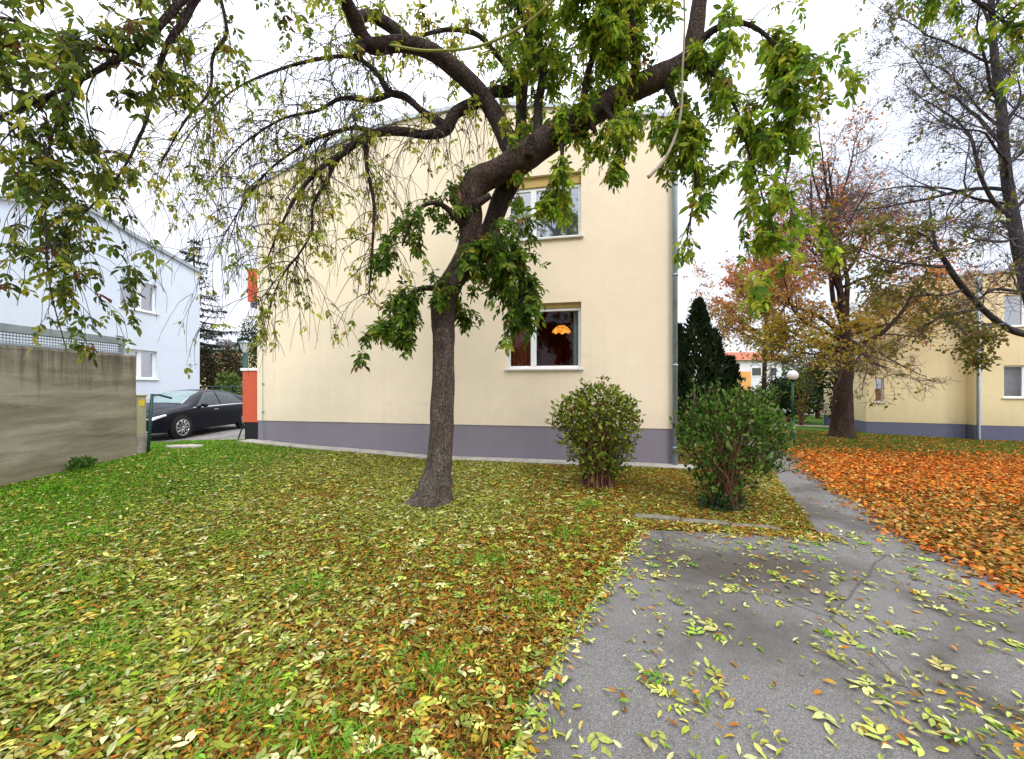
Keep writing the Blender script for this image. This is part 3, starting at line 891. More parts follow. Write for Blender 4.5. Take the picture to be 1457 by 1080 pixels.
cb = empty('meter_cabinet', (WX - .22, 8.02, .2), 0, 'narrow beige meter cabinet with yellow sticker at the wall end', 'cabinet')
MB().box((WX - .40, 7.90, .62), (WX - .045, 8.13, 1.40), .012).build('housing', M['beige_box'], cb)
MB().box((WX - .42, 7.885, 1.402), (WX - .03, 8.145, 1.44), .01).build('lid', M['beige_box'], cb)
MB().box((WX - .41, 7.88, .02), (WX - .035, 8.14, .618), .01).build('foot', M['strip'], cb)
MB().box((WX - .044, 7.95, 1.20), (WX - .040, 8.08, 1.33)).build('sticker', M['sticker'], cb)

p = gpt(210, 645)
po = empty('fence_post', p, 0, 'dark green steel fence post with bent arm near the meter cabinet', 'post', 'green fence posts')
MB().tube([p + (0, 0, -.1), p + (.03, .02, .6), p + (.05, .05, 1.22)], .028, 10).build('upright', M['green_metal'], po, True)
MB().tube([p + (.05, .05, 1.19), p + (.12, .12, 1.2), p + (.24, .3, 1.12)], .022, 10).build('arm', M['green_metal'], po, True)
p = gpt(354, 627)
po = empty('fence_post', p, 0, 'dark green steel fence post with diagonal brace near the building corner', 'post', 'green fence posts')
MB().tube([p + (0, 0, -.1), p + (0, 0, 1.06)], .024, 10).build('upright', M['green_metal'], po, True)
MB().tube([p + (0, 0, .92), p + (-.38, .05, -.05)], .02, 10).build('brace', M['green_metal'], po, True)
MB().tube([p + (-.10, .0, 1.05), p + (0, 0, 1.0)], .014, 8).build('hook', M['green_metal'], po, True)
# slab in the grass and stones
p = gpt(262, 637)
sl = MB(); a = np.linspace(0, 2 * math.pi, 11)[:-1]
sl.add([(p[0] + .42 * math.cos(t) * (1 + .1 * math.sin(3 * t)), p[1] + .20 * math.sin(t), p[2] - .05) for t in a] + [(p[0] + .40 * math.cos(t) * (1 + .1 * math.sin(3 * t)), p[1] + .19 * math.sin(t), p[2] + .05) for t in a],
       [(i, (i + 1) % 10, 10 + (i + 1) % 10, 10 + i) for i in range(10)], [tuple(range(10, 20))])
tag(sl.build('stone_slab', M['strip']), 'flat grey stone slab lying in the grass before the car', 'slab')

# kerb stones along the planting bed
ka, kb = gpt(903, 738), gpt(1112, 755)
nk = 3
for i in range(nk):
    q0 = ka + (kb - ka) * (i / nk); q1 = ka + (kb - ka) * ((i + 1) / nk - .008)
    dx = unit(q1 - q0); nn = np.array([-dx[1], dx[0], 0]); ln = np.linalg.norm(q1 - q0)
    kr = MB().box((0, -.05, -.12), (ln, .05, .055 - .01 * i), .012).build('kerb_stone', M['kerb'], None, local=True)
    kr.location = q0; kr.rotation_euler = (0, 0, math.atan2(dx[1], dx[0]))
    tag(kr, ('left grey kerb stone edging the bed below the round bush', 'middle grey kerb stone edging the bed between the bushes', 'right grey kerb stone edging the bed below the spiky bush')[i], 'kerb', 'kerb stones along the bed')

# ------------------------------------------------------------------ lamps
p = gpt(1128, 632)
lp = empty('garden_lamp', p, 0, 'green lamp post with white globe beside the path', 'lamp')
gz = EYE + (HY - 534) / F * p[1]
MB().tube([p + (0, 0, -.1), p + (0, 0, .75)], .062, 14).build('base', M['green_post'], lp, True)
MB().tube([p + (0, 0, .74), (p[0], p[1], gz - .14)], .034, 12).build('post', M['green_post'], lp, True)
MB().lathe((p[0], p[1], gz - .165), [(.034, -.03), (.085, 0), (.09, .03), (.06, .05)], 20).build('collar', M['black'], lp, True)
t = np.linspace(-1.25, math.pi / 2, 18)
MB().lathe((p[0], p[1], gz), [(.155 * math.cos(x) + 1e-4, .155 * math.sin(x)) for x in t], 28).build('globe', M['white_ball'], lp, True)

p = np.array([(349 - CX) / F * 17, 17.0, 0.0])
lp = empty('street_lamp', p, 0, 'green street lamp with flared lantern head behind the orange porch screen', 'lamp')
zt = EYE + (HY - 488) / F * 17
MB().tube([p, (p[0], p[1], zt - .42)], .10, 12).build('post', M['green_metal'], lp, True)
MB().lathe((p[0], p[1], zt - .42), [(.09, 0), (.12, .06), (.24, .40)], 6).build('lantern', M['milky'], lp)
MB().lathe((p[0], p[1], zt), [(.27, -.03), (.26, .02), (.05, .10), (0.001, .12)], 6).build('lantern_cap', M['mesh_metal'], lp)

# ------------------------------------------------------------------ the car
CARX, FW = -10.98, 12.0
car = empty('parked_car', (CARX, FW + 1.45, 0.02), math.radians(-90), 'dark blue saloon car parked on the road before the white house', 'car')
ST = np.array([
    (-2.42, .48, .78, .92, .56, .50), (-2.34, .32, .84, 1.02, .78, .66), (-1.95, .24, .93, 1.10, .88, .70), (-1.5, .20, .955, 1.27, .92, .66),
    (-.9, .19, .95, 1.42, .925, .61), (-.25, .19, .94, 1.465, .925, .595), (.25, .19, .925, 1.435, .925, .60), (.7, .19, .915, 1.27, .925, .64),
    (1.12, .19, .905, 1.035, .925, .73), (1.6, .19, .85, .965, .92, .71), (2.05, .21, .755, .87, .89, .66), (2.28, .24, .67, .775, .80, .56), (2.40, .34, .56, .66, .62, .42)])


def section(x, s):
    v = [np.interp(x, ST[:, 0], ST[:, k]) for k in range(1, 6)]
    zb, be, tp, wd, wt_ = v
    P = np.array([(0, zb), (wd * .55, zb), (wd * .93, zb + .03), (wd * .995, zb + .16), (wd, .5 * (zb + be)), (wd * .985, be - .07), (wd * .945, be), ((wd * .945 + wt_) / 2 + .02, (be + tp) / 2 + .0), (wt_ + .01, tp - .04), (wt_ * .8, tp + .0), (wt_ * .4, tp + .02), (0, tp + .025)])
    t = s * (len(P) - 1); i = min(int(t), len(P) - 2); f = t - i
    p0 = P[max(i - 1, 0)]; p1 = P[i]; p2 = P[i + 1]; p3 = P[min(i + 2, len(P) - 1)]
    q = .5 * ((2 * p1) + (-p0 + p2) * f + (2 * p0 - 5 * p1 + 4 * p2 - p3) * f * f + (-p0 + 3 * p1 - 3 * p2 + p3) * f ** 3)
    return q


XS = np.interp(np.linspace(0, len(ST) - 1, 60), np.arange(len(ST)), ST[:, 0])
SS = np.linspace(0, 1, 45)
Gb = np.array([[(x, *section(x, s)) for s in SS] for x in XS])
body = MB(); body.grid(Gb); Gm = Gb.copy(); Gm[..., 1] *= -1; body.grid(Gm)
for row in (Gb[0], Gb[-1]):
    m_ = row.copy(); m_[:, 1] *= -1
    ring = np.vstack([row, m_[::-1][1:-1]]); body.add(ring, [tuple(range(len(ring)))])
body.build('body', M['car'], car, True, local=True)


def patch(x0, x1, s0, s1, off, nx=10, ns=8, side=1):
    Gp = []
    for i in range(nx + 1):
        x = x0 + (x1 - x0) * i / nx; r = []
        a = s0(x) if callable(s0) else s0; b = s1(x) if callable(s1) else s1
        for j in range(ns + 1):
            s = a + (b - a) * j / ns
            q = section(x, s); q1 = section(x, min(s + .004, 1)); q0 = section(x, max(s - .004, 0))
            tv = q1 - q0; nv = np.array([tv[1], -tv[0]]); nv /= np.linalg.norm(nv) + 1e-9
            r.append((x, (q[0] + nv[0] * off) * side, q[1] + nv[1] * off))
        Gp.append(r)
    return np.array(Gp)


K = 11.0
for sd_ in (1, -1):
    MB().grid(patch(-.17, .86, 6.18 / K, lambda x: np.interp(x, [-.2, .3, .86], [7.95, 7.85, 6.3]) / K, .006, 12, 6, sd_)).build('side_window', M['car_glass'], car, True, local=True)
    MB().grid(patch(-1.30, -.23, 6.18 / K, lambda x: np.interp(x, [-1.3, -.9, -.2], [6.5, 7.7, 7.95]) / K, .006, 12, 6, sd_)).build('side_window', M['car_glass'], car, True, local=True)
    MB().grid(patch(-1.45, .98, 5.93 / K, 6.10 / K, .007, 20, 2, sd_)).build('window_trim', M['chrome'], car, True, local=True)
    MB().grid(patch(1.95, 2.33, 5.1 / K, lambda x: np.interp(x, [1.9, 2.36], [5.7, 6.3]) / K, .008, 8, 4, sd_)).build('headlight', M['lamp_lens'], car, True, local=True)
    dh = MB().box((-.02, .905 * sd_ if sd_ > 0 else -.945, .80), (.18, .945 if sd_ > 0 else -.905, .825), .005); dh.build('door_handle', M['chrome'], car, local=True)
    MB().grid(patch(-.205, -.195, 3.2 / K, 5.9 / K, .003, 1, 10, sd_)).build('door_gap', M['black'], car, True, local=True)
    MB().grid(patch(.945, .955, 3.2 / K, 5.6 / K, .003, 1, 10, sd_)).build('door_gap', M['black'], car, True, local=True)
    mir = MB()
    tt = np.linspace(0, 2 * math.pi, 13); uu = np.linspace(-math.pi / 2, math.pi / 2, 7)
    mir.grid(np.array([[(.66 + .075 * math.cos(a_) * math.cos(b_), sd_ * (1.0 + .12 * math.sin(a_)), .985 + .07 * math.cos(a_) * math.sin(b_)) for b_ in tt] for a_ in uu]))
    mir.box((.64, min(sd_ * .86, sd_ * .95), .93), (.70, max(sd_ * .86, sd_ * .95), .965)); mir.build('mirror', M['car'], car, True, local=True)
ws = np.concatenate([patch(.30, 1.10, 8.75 / K, 1.0, .007, 12, 8, -1)[:, ::1], patch(.30, 1.10, 8.75 / K, 1.0, .007, 12, 8, 1)[:, ::-1][:, 1:]], 1)
MB().grid(ws).build('windscreen', M['screen_glass'], car, True, local=True)
# front end
gr = MB()
for z in (.36, .43, .50, .57):
    gr.grid(np.array([[(np.interp(abs(y), [0, .42, .62], [2.425, 2.415, 2.36]), y, z + dz) for y in np.linspace(-.5, .5, 14)] for dz in (0, .045)]))
gr.build('grille', M['black'], car, local=True)
ct = MB()
for z in (.645, .405, .29):
    ct.tube([(np.interp(abs(y), [0, .42, .62, .8], [2.435, 2.425, 2.37, 2.27]), y, z) for y in np.linspace(-.72, .72, 15)], .014, 8)
ct.build('bumper_trim', M['chrome'], car, True, local=True)
MB().box((2.43, -.26, .44), (2.445, .26, .55), .003).build('number_plate', M['frame'], car, local=True)
for sd_ in (1, -1):
    MB().lathe((0, 0, 0), [(0.001, 0), (.05, 0), (.05, .02)], 12).build('fog_lamp', M['lamp_lens'], car, local=True).location = (2.28, .66 * sd_, .40)


def wheel(x, sd_):
    cyw = .925 * sd_
    def ringp(prof, k=36):
        a_ = np.linspace(0, 2 * math.pi, k + 1)
        return np.array([[(x + r * math.cos(t_), cyw + d_ * sd_, .335 + r * math.sin(t_)) for t_ in a_] for r, d_ in prof])
    wa = MB().grid(ringp([(.385, -.03), (.385, .006), (.33, .006), (0.001, .002)])).build('wheel_arch', M['black'], car, local=True)
    w_ = MB().grid(ringp([(.24, .02), (.30, .034), (.325, .024), (.335, -.02), (.335, -.18)])).build('wheel', M['tyre'], car, True, local=True)
    rim = MB().grid(ringp([(.245, .018), (.25, .034), (.235, .036), (.222, .012)])).grid(ringp([(.055, .03), (.04, .042), (0.001, .044)], 16))
    for k in range(10):
        a_ = k * 2 * math.pi / 10
        for da in (-.10, .10):
            c_, s_ = math.cos(a_), math.sin(a_); c2, s2 = math.cos(a_ + da), math.sin(a_ + da)
            p0 = np.array([x + .045 * c_, cyw + .032 * sd_, .335 + .045 * s_]); p1 = np.array([x + .235 * c2, cyw + .026 * sd_, .335 + .235 * s2])
            rim.tube([p0, p1], .0095, 5)
    rim.build('rim', M['alloy'], w_, True, local=True)
    MB().grid(ringp([(.222, .011), (0.001, .011)])).build('brake_disc', M['black'], w_, local=True)


for x in (1.45, -1.40):
    for sd_ in (1, -1):
        wheel(x, sd_)
MB().tube([(-1.5, 0, 1.31), (-1.62, 0, 1.36)], .02, 6).build('aerial', M['black'], car, True, local=True)

# ------------------------------------------------------------------ main tree (weeping maple)
T0 = gpt(618, 716)
tree = empty('weeping_maple', T0, 0, 'leaning weeping maple with crooked trunk and drooping branches in the leafy lawn', 'tree')


def sk(rows):
    """rows: pixel x, pixel y, depth, radius in pixels -> points and radii in metres"""
    P = np.array([[*at(x, y, Y), r * Y / F / math.hypot(1, (x - CX) / F)] for x, y, Y, r in rows])   # a round limb looks wider off the axis
    Q = catmull(P, 7)
    return Q[:, :3], np.maximum(Q[:, 3], .002)


TY = T0[1]
def rough(r, k, amp, seed):
    g = np.random.default_rng(seed); n = len(r); a = np.arange(k) / k * 2 * math.pi
    ph = g.uniform(0, 6.28, 6); out = np.ones((n, k)); i = np.arange(n)[:, None]
    for j, f in enumerate((2, 3, 5, 7)):
        out += amp / (j + 1) ** .6 * np.sin(a[None] * f + ph[j] + i * (.10 + .07 * j)) * np.cos(i * .31 * (j + 1) + ph[(j + 2) % 6])
    return r[:, None] * out


P_, r_ = sk([(613, 733, TY, 50), (614, 722, TY, 39), (618, 702, TY, 28), (623, 672, TY, 23), (627, 630, TY, 20.5), (630, 570, TY, 19), (631, 510, TY, 18.5), (631, 465, TY, 19.5), (631, 435, TY, 21),
              (640, 408, TY - .02, 19), (655, 378, TY - .05, 17.5), (668, 345, TY - .08, 18), (669, 310, TY - .12, 20), (668, 280, TY - .15, 22.5), (684, 256, TY - .18, 22), (712, 243, TY - .22, 21), (742, 226, TY - .25, 23),
              (775, 203, TY - .3, 23), (815, 176, TY - .36, 21.5), (865, 147, TY - .42, 20.5), (915, 120, TY - .5, 20), (955, 102, TY - .55, 20), (982, 82, TY - .6, 18), (990, 40, TY - .6, 15), (998, -20, TY - .6, 13), (1010, -120, TY - .6, 10)])
kk = 28; r_ = r_ * np.where(np.arange(len(r_)) < 20, .96, .85)
rr = rough(r_, kk, .045, 3)
ang = np.arange(kk) / kk * 2 * math.pi
for i in range(14):          # root flare
    f = (1 - i / 14.0)
    rr[i] *= 1 + .22 * f * np.sin(ang * 5 + 1.0) + .12 * f * np.sin(ang * 3)
MB().tube(P_, rr, kk).build('trunk', M['bark'], tree, True)
MAINP = P_


def limb(rows, k=14, name='limb', m='limb', amp=.03):
    p, r = sk(rows)
    MB().tube(p, rough(r, k, amp, int(rows[0][0]) % 97), k).build(name, M[m], tree, True)
    return p, r


Yb = TY - .1
LB = {}
LB['stem2'] = limb([(652, 400, TY + .05, 10), (676, 362, TY + .14, 13), (697, 325, TY + .16, 13), (713, 285, TY + .1, 14), (735, 240, TY - .1, 15)])
LB['up'] = limb([(738, 238, TY - .2, 14), (722, 200, TY - .1, 13.5), (705, 165, TY, 12.5), (683, 132, TY, 12), (650, 100, TY - .05, 12), (612, 73, TY - .15, 11.5), (572, 62, TY - .25, 11), (532, 66, TY - .35, 11.5), (516, 52, TY - .4, 11),
                 (505, 28, TY - .5, 11), (488, -5, TY - .7, 10), (455, -60, TY - 1.2, 9), (380, -90, TY - 1.8, 8), (300, -45, TY - 2.2, 7), (240, 22, TY - 2.4, 6.5), (195, 66, TY - 2.5, 6), (130, 105, TY - 2.6, 5), (60, 140, TY - 2.7, 4), (-10, 170, TY - 2.8, 3)])
LB['up2'] = limb([(590, 66, TY - .2, 7), (560, 40, TY - .1, 9), (525, 22, TY - .2, 8), (505, 30, TY - .4, 8)], 10)
LB['left'] = limb([(745, 100, TY + .3, 8), (730, 128, TY + .3, 7.5), (702, 131, TY + .25, 8), (672, 148, TY + .2, 8.5), (648, 161, TY + .15, 8.5), (634, 184, TY + .1, 8.5), (607, 192, TY + .05, 6.2), (572, 187, TY, 6.2), (537, 189, TY, 6),
                   (512, 200, TY - .05, 5.5), (480, 224, TY - .1, 4.6), (455, 240, TY - .15, 3.6), (425, 275, TY - .2, 2.7), (398, 325, TY - .3, 1.8), (378, 375, TY - .35, 1)])
LB['left2'] = limb([(634, 180, TY + .1, 8), (603, 160, TY + .15, 5), (577, 138, TY + .2, 5.2), (553, 130, TY + .2, 4.6), (535, 102, TY + .25, 4), (505, 82, TY + .3, 3.2), (465, 82, TY + .3, 2.8), (400, 98, TY + .2, 2.2), (330, 130, TY, 1.6), (270, 190, TY - .3, 1.1), (235, 260, TY - .5, .6)], 10)
LB['left3'] = limb([(560, 132, TY + .2, 4.2), (530, 143, TY + .2, 3.6), (500, 140, TY + .2, 3.2), (480, 142, TY + .2, 2.8), (450, 158, TY + .15, 2.2), (400, 170, TY + .1, 1.8), (340, 210, TY, 1.2), (290, 270, TY - .2, .7)], 8)
LB['left4'] = limb([(532, 188, TY, 4.5), (505, 182, TY, 3.4), (470, 190, TY, 2.8), (430, 208, TY, 2.2), (380, 245, TY - .1, 1.6), (340, 300, TY - .2, 1.1), (300, 370, TY - .3, .6)], 8)
LB['left5'] = limb([(478, 228, TY - .1, 3.4), (462, 262, TY - .15, 2.8), (445, 292, TY - .2, 2.5), (443, 330, TY - .25, 2), (425, 362, TY - .3, 1.6), (400, 395, TY - .35, 1.1), (382, 440, TY - .4, .7)], 8)
LB['left6'] = limb([(520, 196, TY - .05, 4), (522, 240, TY - .1, 3), (532, 290, TY - .1, 2.6), (530, 350, TY - .12, 2), (525, 420, TY - .14, 1.2)], 8)
LB['mid1'] = limb([(766, 195, TY - .2, 7), (766, 150, TY, 6.5), (773, 100, TY + .1, 6), (765, 50, TY + .1, 5), (752, -10, TY, 6), (740, -80, TY, 4)], 10)
LB['mid2'] = limb([(735, 225, TY - .1, 8), (741, 170, TY + .2, 7), (744, 112, TY + .3, 8.5), (754, 60, TY + .3, 6.5), (738, 5, TY + .3, 5), (720, -60, TY + .3, 5)], 10)
LB['mid3'] = limb([(742, 118, TY + .3, 6), (712, 84, TY + .3, 4), (680, 50, TY + .2, 3.5), (640, 42, TY + .2, 3), (600, 50, TY + .1, 2.4)], 8)
LB['low'] = limb([(640, 415, TY - .1, 6), (605, 410, TY - .25, 4), (580, 425, TY - .3, 2.5), (560, 470, TY - .35, 1.5)], 8)
LB['low2'] = limb([(664, 360, TY - .1, 5), (690, 345, TY - .2, 3), (718, 355, TY - .3, 2), (735, 385, TY - .3, 1.3), (742, 425, TY - .3, .8)], 8)
LB['low3'] = limb([(660, 320, TY - .2, 6), (625, 290, TY - .3, 3.5), (595, 300, TY - .35, 2.4), (572, 350, TY - .4, 1.4)], 8)
LB['r1'] = limb([(985, 70, TY - .6, 8), (1020, 40, TY - .75, 5), (1065, 35, TY - .85, 3.6), (1105, 70, TY - .95, 2.8), (1125, 140, TY - 1, 2), (1122, 220, TY - 1, 1.3), (1112, 310, TY - 1, .7)], 10)
LB['r2'] = limb([(975, 92, TY - .6, 7), (1010, 100, TY - .8, 4), (1045, 150, TY - .9, 2.8), (1062, 205, TY - .95, 2), (1082, 270, TY - 1, 1.2), (1100, 330, TY - 1, .7)], 10)
LB['r3'] = limb([(945, 108, TY - .55, 7), (962, 150, TY - .7, 4), (985, 200, TY - .75, 3.2), (990, 260, TY - .8, 2.4), (978, 335, TY - .8, 1.2)], 8)
LB['r4'] = limb([(900, 128, TY - .5, 7), (905, 60, TY - .6, 6), (885, 0, TY - .7, 5), (850, -60, TY - .8, 4), (800, -90, TY - .9, 3)], 8)
LB['r5'] = limb([(830, 168, TY - .4, 6), (835, 110, TY - .3, 5), (855, 50, TY - .3, 4.5), (870, -10, TY - .3, 4), (930, -70, TY - .4, 3)], 8)
LB['r6'] = limb([(998, -20, TY - .6, 9), (1060, -70, TY - .9, 8), (1160, -100, TY - 1.3, 7), (1270, -70, TY - 1.6, 5), (1350, -25, TY - 1.8, 4), (1420, 25, TY - 1.9, 2.4), (1470, 70, TY - 2, 1.4)], 10)
LB['r7'] = limb([(860, 150, TY - .5, 6), (870, 165, TY - .7, 3.2), (885, 185, TY - .8, 2.2), (880, 215, TY - .85, 1.2)], 8)
LB['r8'] = limb([(795, 190, TY - .4, 6), (800, 215, TY - .6, 3), (795, 250, TY - .7, 2), (790, 285, TY - .75, 1)], 8)
LB['ol1'] = limb([(345, -70, TY - 2.0, 6), (285, -10, TY - 2.2, 6.5), (262, 30, TY - 2.3, 6), (240, 60, TY - 2.35, 5), (222, 110, TY - 2.4, 3.6), (205, 180, TY - 2.45, 2.8), (165, 255, TY - 2.5, 2), (95, 325, TY - 2.6, 1.4), (20, 372, TY - 2.7, 1)], 10)
LB['ol2'] = limb([(180, 76, TY - 2.5, 4), (90, 60, TY - 2.6, 3.5), (20, 30, TY - 2.7, 3), (-60, 20, TY - 2.8, 2)], 8)
LB['ol3'] = limb([(120, 108, TY - 2.6, 3.4), (75, 190, TY - 2.7, 2.4), (65, 290, TY - 2.75, 1.8), (70, 400, TY - 2.8, 1.3), (95, 500, TY - 2.8, .9)], 8)
LB['ol4'] = limb([(310, -20, TY - 1.9, 3.2), (322, 45, TY - 1.9, 3), (303, 80, TY - 1.9, 2.6), (298, 130, TY - 1.9, 2.2), (265, 170, TY - 1.95, 1.8), (230, 230, TY - 2, 1.2)], 8)
# healed wound and pale dead branch
c = at(655, 287, TY - .15); ny = np.array([-.35, -.93, .05]); ny = unit(ny)
sxv = unit(np.cross(ny, [0, 0, 1.0])); szv = np.cross(sxv, ny)
wd_ = []
for rad_, o_ in ((.150, .02), (.140, .155), (.105, .185), (.085, .165), (.05, .150), (.002, .145)):
    wd_.append([c + ny * o_ + (sxv * math.cos(t_) * .60 + szv * math.sin(t_) * 1.0) * rad_ for t_ in np.linspace(0, 2 * math.pi, 25)])
MB().grid(np.array(wd_)).build('pruning_scar', M['cut'], tree, True)
for x0, y0, dx, dy, Y0, rp in ((514, 66, -6, 16, TY - .42, 7), (692, 140, -26, 4, TY - .02, 4), (752, 222, 4, -30, TY - .42, 5), (838, 165, 10, 26, TY - .5, 4), (640, 420, -22, -14, TY - .1, 5.5), (676, 292, 22, -14, TY - .28, 5)):
    p, r = sk([(x0, y0, Y0, rp * 1.3), (x0 + dx * .5, y0 + dy * .5, Y0 - .03, rp), (x0 + dx, y0 + dy, Y0 - .06, rp * .85)])
    MB().tube(p, rough(r, 10, .06, x0), 10).build('branch_stub', M['limb'], tree, True)
p, r = sk([(973, -20, TY - .9, 1.6), (974, 40, TY - .9, 1.7), (971, 100, TY - .9, 1.7), (970, 150, TY - .9, 2.0), (962, 190, TY - .92, 2.4), (946, 226, TY - .95, 2.2), (926, 249, TY - 1.0, 2.4), (922, 252, TY - 1.0, 2.9)])
MB().tube(p, r, 8).build('dead_branch', M['pale_wood'], tree, True)['label'] = 'pale broken branch hanging from the right limb'
p, r = sk([(555, 64, TY - .45, 1.6), (610, 72, TY - .6, 1.8), (680, 66, TY - .7, 2), (745, 36, TY - .75, 2.2), (792, -4, TY - .8, 2.4)])
MB().tube(p, r, 6).build('shoot', M['shoot'], tree, True)

# drooping twigs
segs = []; anchors = []          # anchors: point, direction, colour class, size
def droop(p0, d0, ln, r0, n=9, grav=.30, wob=.10):
    pts = [np.array(p0, float)]; d = unit(np.array(d0, float)); s = ln / n
    for i in range(n):
        d = d + rng.normal(0, wob, 3); d[2] -= grav * (.4 + i / n); d = unit(d); pts.append(pts[-1] + d * s)
    pts = np.array(pts); segs.append((pts, np.linspace(r0, .0019, n + 1)))
    return pts


def weep(key, n, ln, cls, leaf_p, t0=.15, r0=.0068, size=(.10, .16), sub=3, grav=.3, up=.25):
    P0, R0_ = LB[key]
    for _ in range(n):
        t = rng.uniform(t0, 1) * (len(P0) - 1); i = int(min(t, len(P0) - 2)); q = P0[i] + (P0[i + 1] - P0[i]) * (t - i)
        tg = unit(P0[i + 1] - P0[i]); d = unit(tg * .7 + rng.normal(0, .6, 3) + np.array([0, 0, up]))
        L_ = rng.uniform(*ln)
        tw = droop(q, d, L_, min(r0, R0_[i] * .7), 9, grav)
        todo = [tw]
        for _s in range(rng.poisson(sub)):
            j = rng.integers(2, 8); dd = unit(tw[j + 1] - tw[j]); d2 = unit(dd + rng.normal(0, .55, 3))
            todo.append(droop(tw[j], d2, L_ * rng.uniform(.25, .6), r0 * .45, 7, grav))
        for q_ in todo:
            for j in range(1, len(q_)):
                if rng.random() < leaf_p * (j / len(q_)) ** .5:
                    dd = unit(q_[j] - q_[j - 1])
                    for _z in range(2 if rng.random() < .6 else 1):
                        anchors.append((q_[j], unit(dd * .5 + rng.normal(0, .6, 3) + np.array([0, 0, -.35])), cls, rng.uniform(*size)))


# class 0: yellow green sparse, 1: fresh green, 2: dark shaded green near the camera
weep('left', 80, (.5, 1.6), 0, .085, size=(.075, .125), sub=4)
weep('left2', 110, (.5, 1.4), 0, .05, size=(.07, .12), sub=4)
weep('left3', 80, (.5, 1.4), 0, .055, size=(.07, .12), sub=4)
weep('left4', 80, (.5, 1.5), 0, .065, size=(.07, .12), sub=4)
weep('left5', 42, (.4, 1.2), 0, .11, size=(.08, .13), sub=4)
weep('left6', 30, (.4, 1.2), 0, .12, size=(.08, .13))
weep('mid3', 26, (.3, .9), 0, .22)
weep('up', 36, (.4, 1.0), 0, .12, .05)
weep('up2', 12, (.4, 1.0), 0, .12)
weep('mid1', 34, (.4, .9), 1, .55)
weep('mid2', 30, (.4, .9), 1, .45)
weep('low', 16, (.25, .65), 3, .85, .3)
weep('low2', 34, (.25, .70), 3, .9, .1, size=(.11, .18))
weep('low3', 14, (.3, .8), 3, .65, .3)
weep('r1', 34, (.3, .85), 1, .55, .15, size=(.12, .19))
weep('r2', 26, (.25, .85), 1, .55, .1, size=(.12, .19))
weep('r3', 24, (.25, .6), 1, .5, .1, size=(.11, .18))
weep('r4', 48, (.4, .9), 1, .85, .1)
weep('r5', 40, (.4, .9), 1, .80, .1)
weep('r6', 20, (.25, .6), 1, .38, .5, size=(.08, .125))
weep('r7', 9, (.2, .5), 1, .75, .3)
weep('r8', 7, (.2, .45), 1, .7, .4)
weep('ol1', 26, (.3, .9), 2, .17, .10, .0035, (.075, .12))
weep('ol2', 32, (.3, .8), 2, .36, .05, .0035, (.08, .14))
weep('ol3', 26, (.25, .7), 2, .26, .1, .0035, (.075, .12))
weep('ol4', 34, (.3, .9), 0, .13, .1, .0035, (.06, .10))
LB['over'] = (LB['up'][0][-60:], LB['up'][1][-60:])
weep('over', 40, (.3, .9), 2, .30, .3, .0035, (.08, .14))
# twigs hanging from the big limb
LB['big'] = (MAINP[98:160], np.full(62, .1))
weep('big', 26, (.25, .8), 1, .6, .1, .005, up=.1)
LB['trunk'] = (MAINP[52:95], np.full(43, .1))
weep('trunk', 16, (.25, .6), 3, .75, .0, .005, up=.1)
tubes(segs, 4).build('twigs', M['twig'], tree, True)

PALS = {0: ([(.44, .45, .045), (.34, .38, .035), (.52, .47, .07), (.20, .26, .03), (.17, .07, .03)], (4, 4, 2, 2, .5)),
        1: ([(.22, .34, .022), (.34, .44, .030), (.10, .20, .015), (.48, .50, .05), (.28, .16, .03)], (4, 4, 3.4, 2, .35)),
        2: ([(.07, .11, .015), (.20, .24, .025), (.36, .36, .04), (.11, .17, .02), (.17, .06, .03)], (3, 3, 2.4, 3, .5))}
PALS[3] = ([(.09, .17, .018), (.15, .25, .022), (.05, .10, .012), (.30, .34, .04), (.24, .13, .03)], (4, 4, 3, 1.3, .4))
aP = np.array([a_[0] for a_ in anchors]); aD = np.array([a_[1] for a_ in anchors]); aC = np.array([a_[2] for a_ in anchors]); aS = np.array([a_[3] for a_ in anchors])
P, D, N, L, ix = compound(aP, aD, aS, 5, .45)
base = np.zeros((len(aP), 3))
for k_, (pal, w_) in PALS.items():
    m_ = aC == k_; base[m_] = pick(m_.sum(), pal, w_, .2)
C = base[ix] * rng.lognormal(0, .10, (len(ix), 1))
L = L * rng.lognormal(0, .16, len(L))
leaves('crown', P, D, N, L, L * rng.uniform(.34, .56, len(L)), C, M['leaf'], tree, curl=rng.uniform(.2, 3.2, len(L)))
print('maple leaves', len(P), 'twigs', len(segs))

# ------------------------------------------------------------------ big trees at the right
def gen_tree(name, base, label, limbs, prm, bark, twigm, trunk_rows, leaf=None):
    root = empty(name, base, 0, label, 'tree')
    p, r = trunk_rows
    MB().tube(p, rough(r, 20, .05, 5), 20).build('trunk', M[bark], root, True)
    out = [[] for _ in prm['n']]; tips = []
    for (q, d, ln, rad) in limbs:
        grow(out, tips, q, d, ln, rad, 0, prm)
    for i, sg in enumerate(out[:1]):
        for s_ in sg:
            MB().tube(s_[0], s_[1], 10, False).build('limb', M[bark], root, True)
    mb_ = MB()
    for lv, sg in enumerate(out[1:]):
        for s_ in sg:
            mb_.tube(s_[0], s_[1], 5 if lv == 0 else 3, False)
    mb_.build('twigs', M[twigm], root, True)
    print(name, sum(len(s_) for s_ in out))
    return root, tips


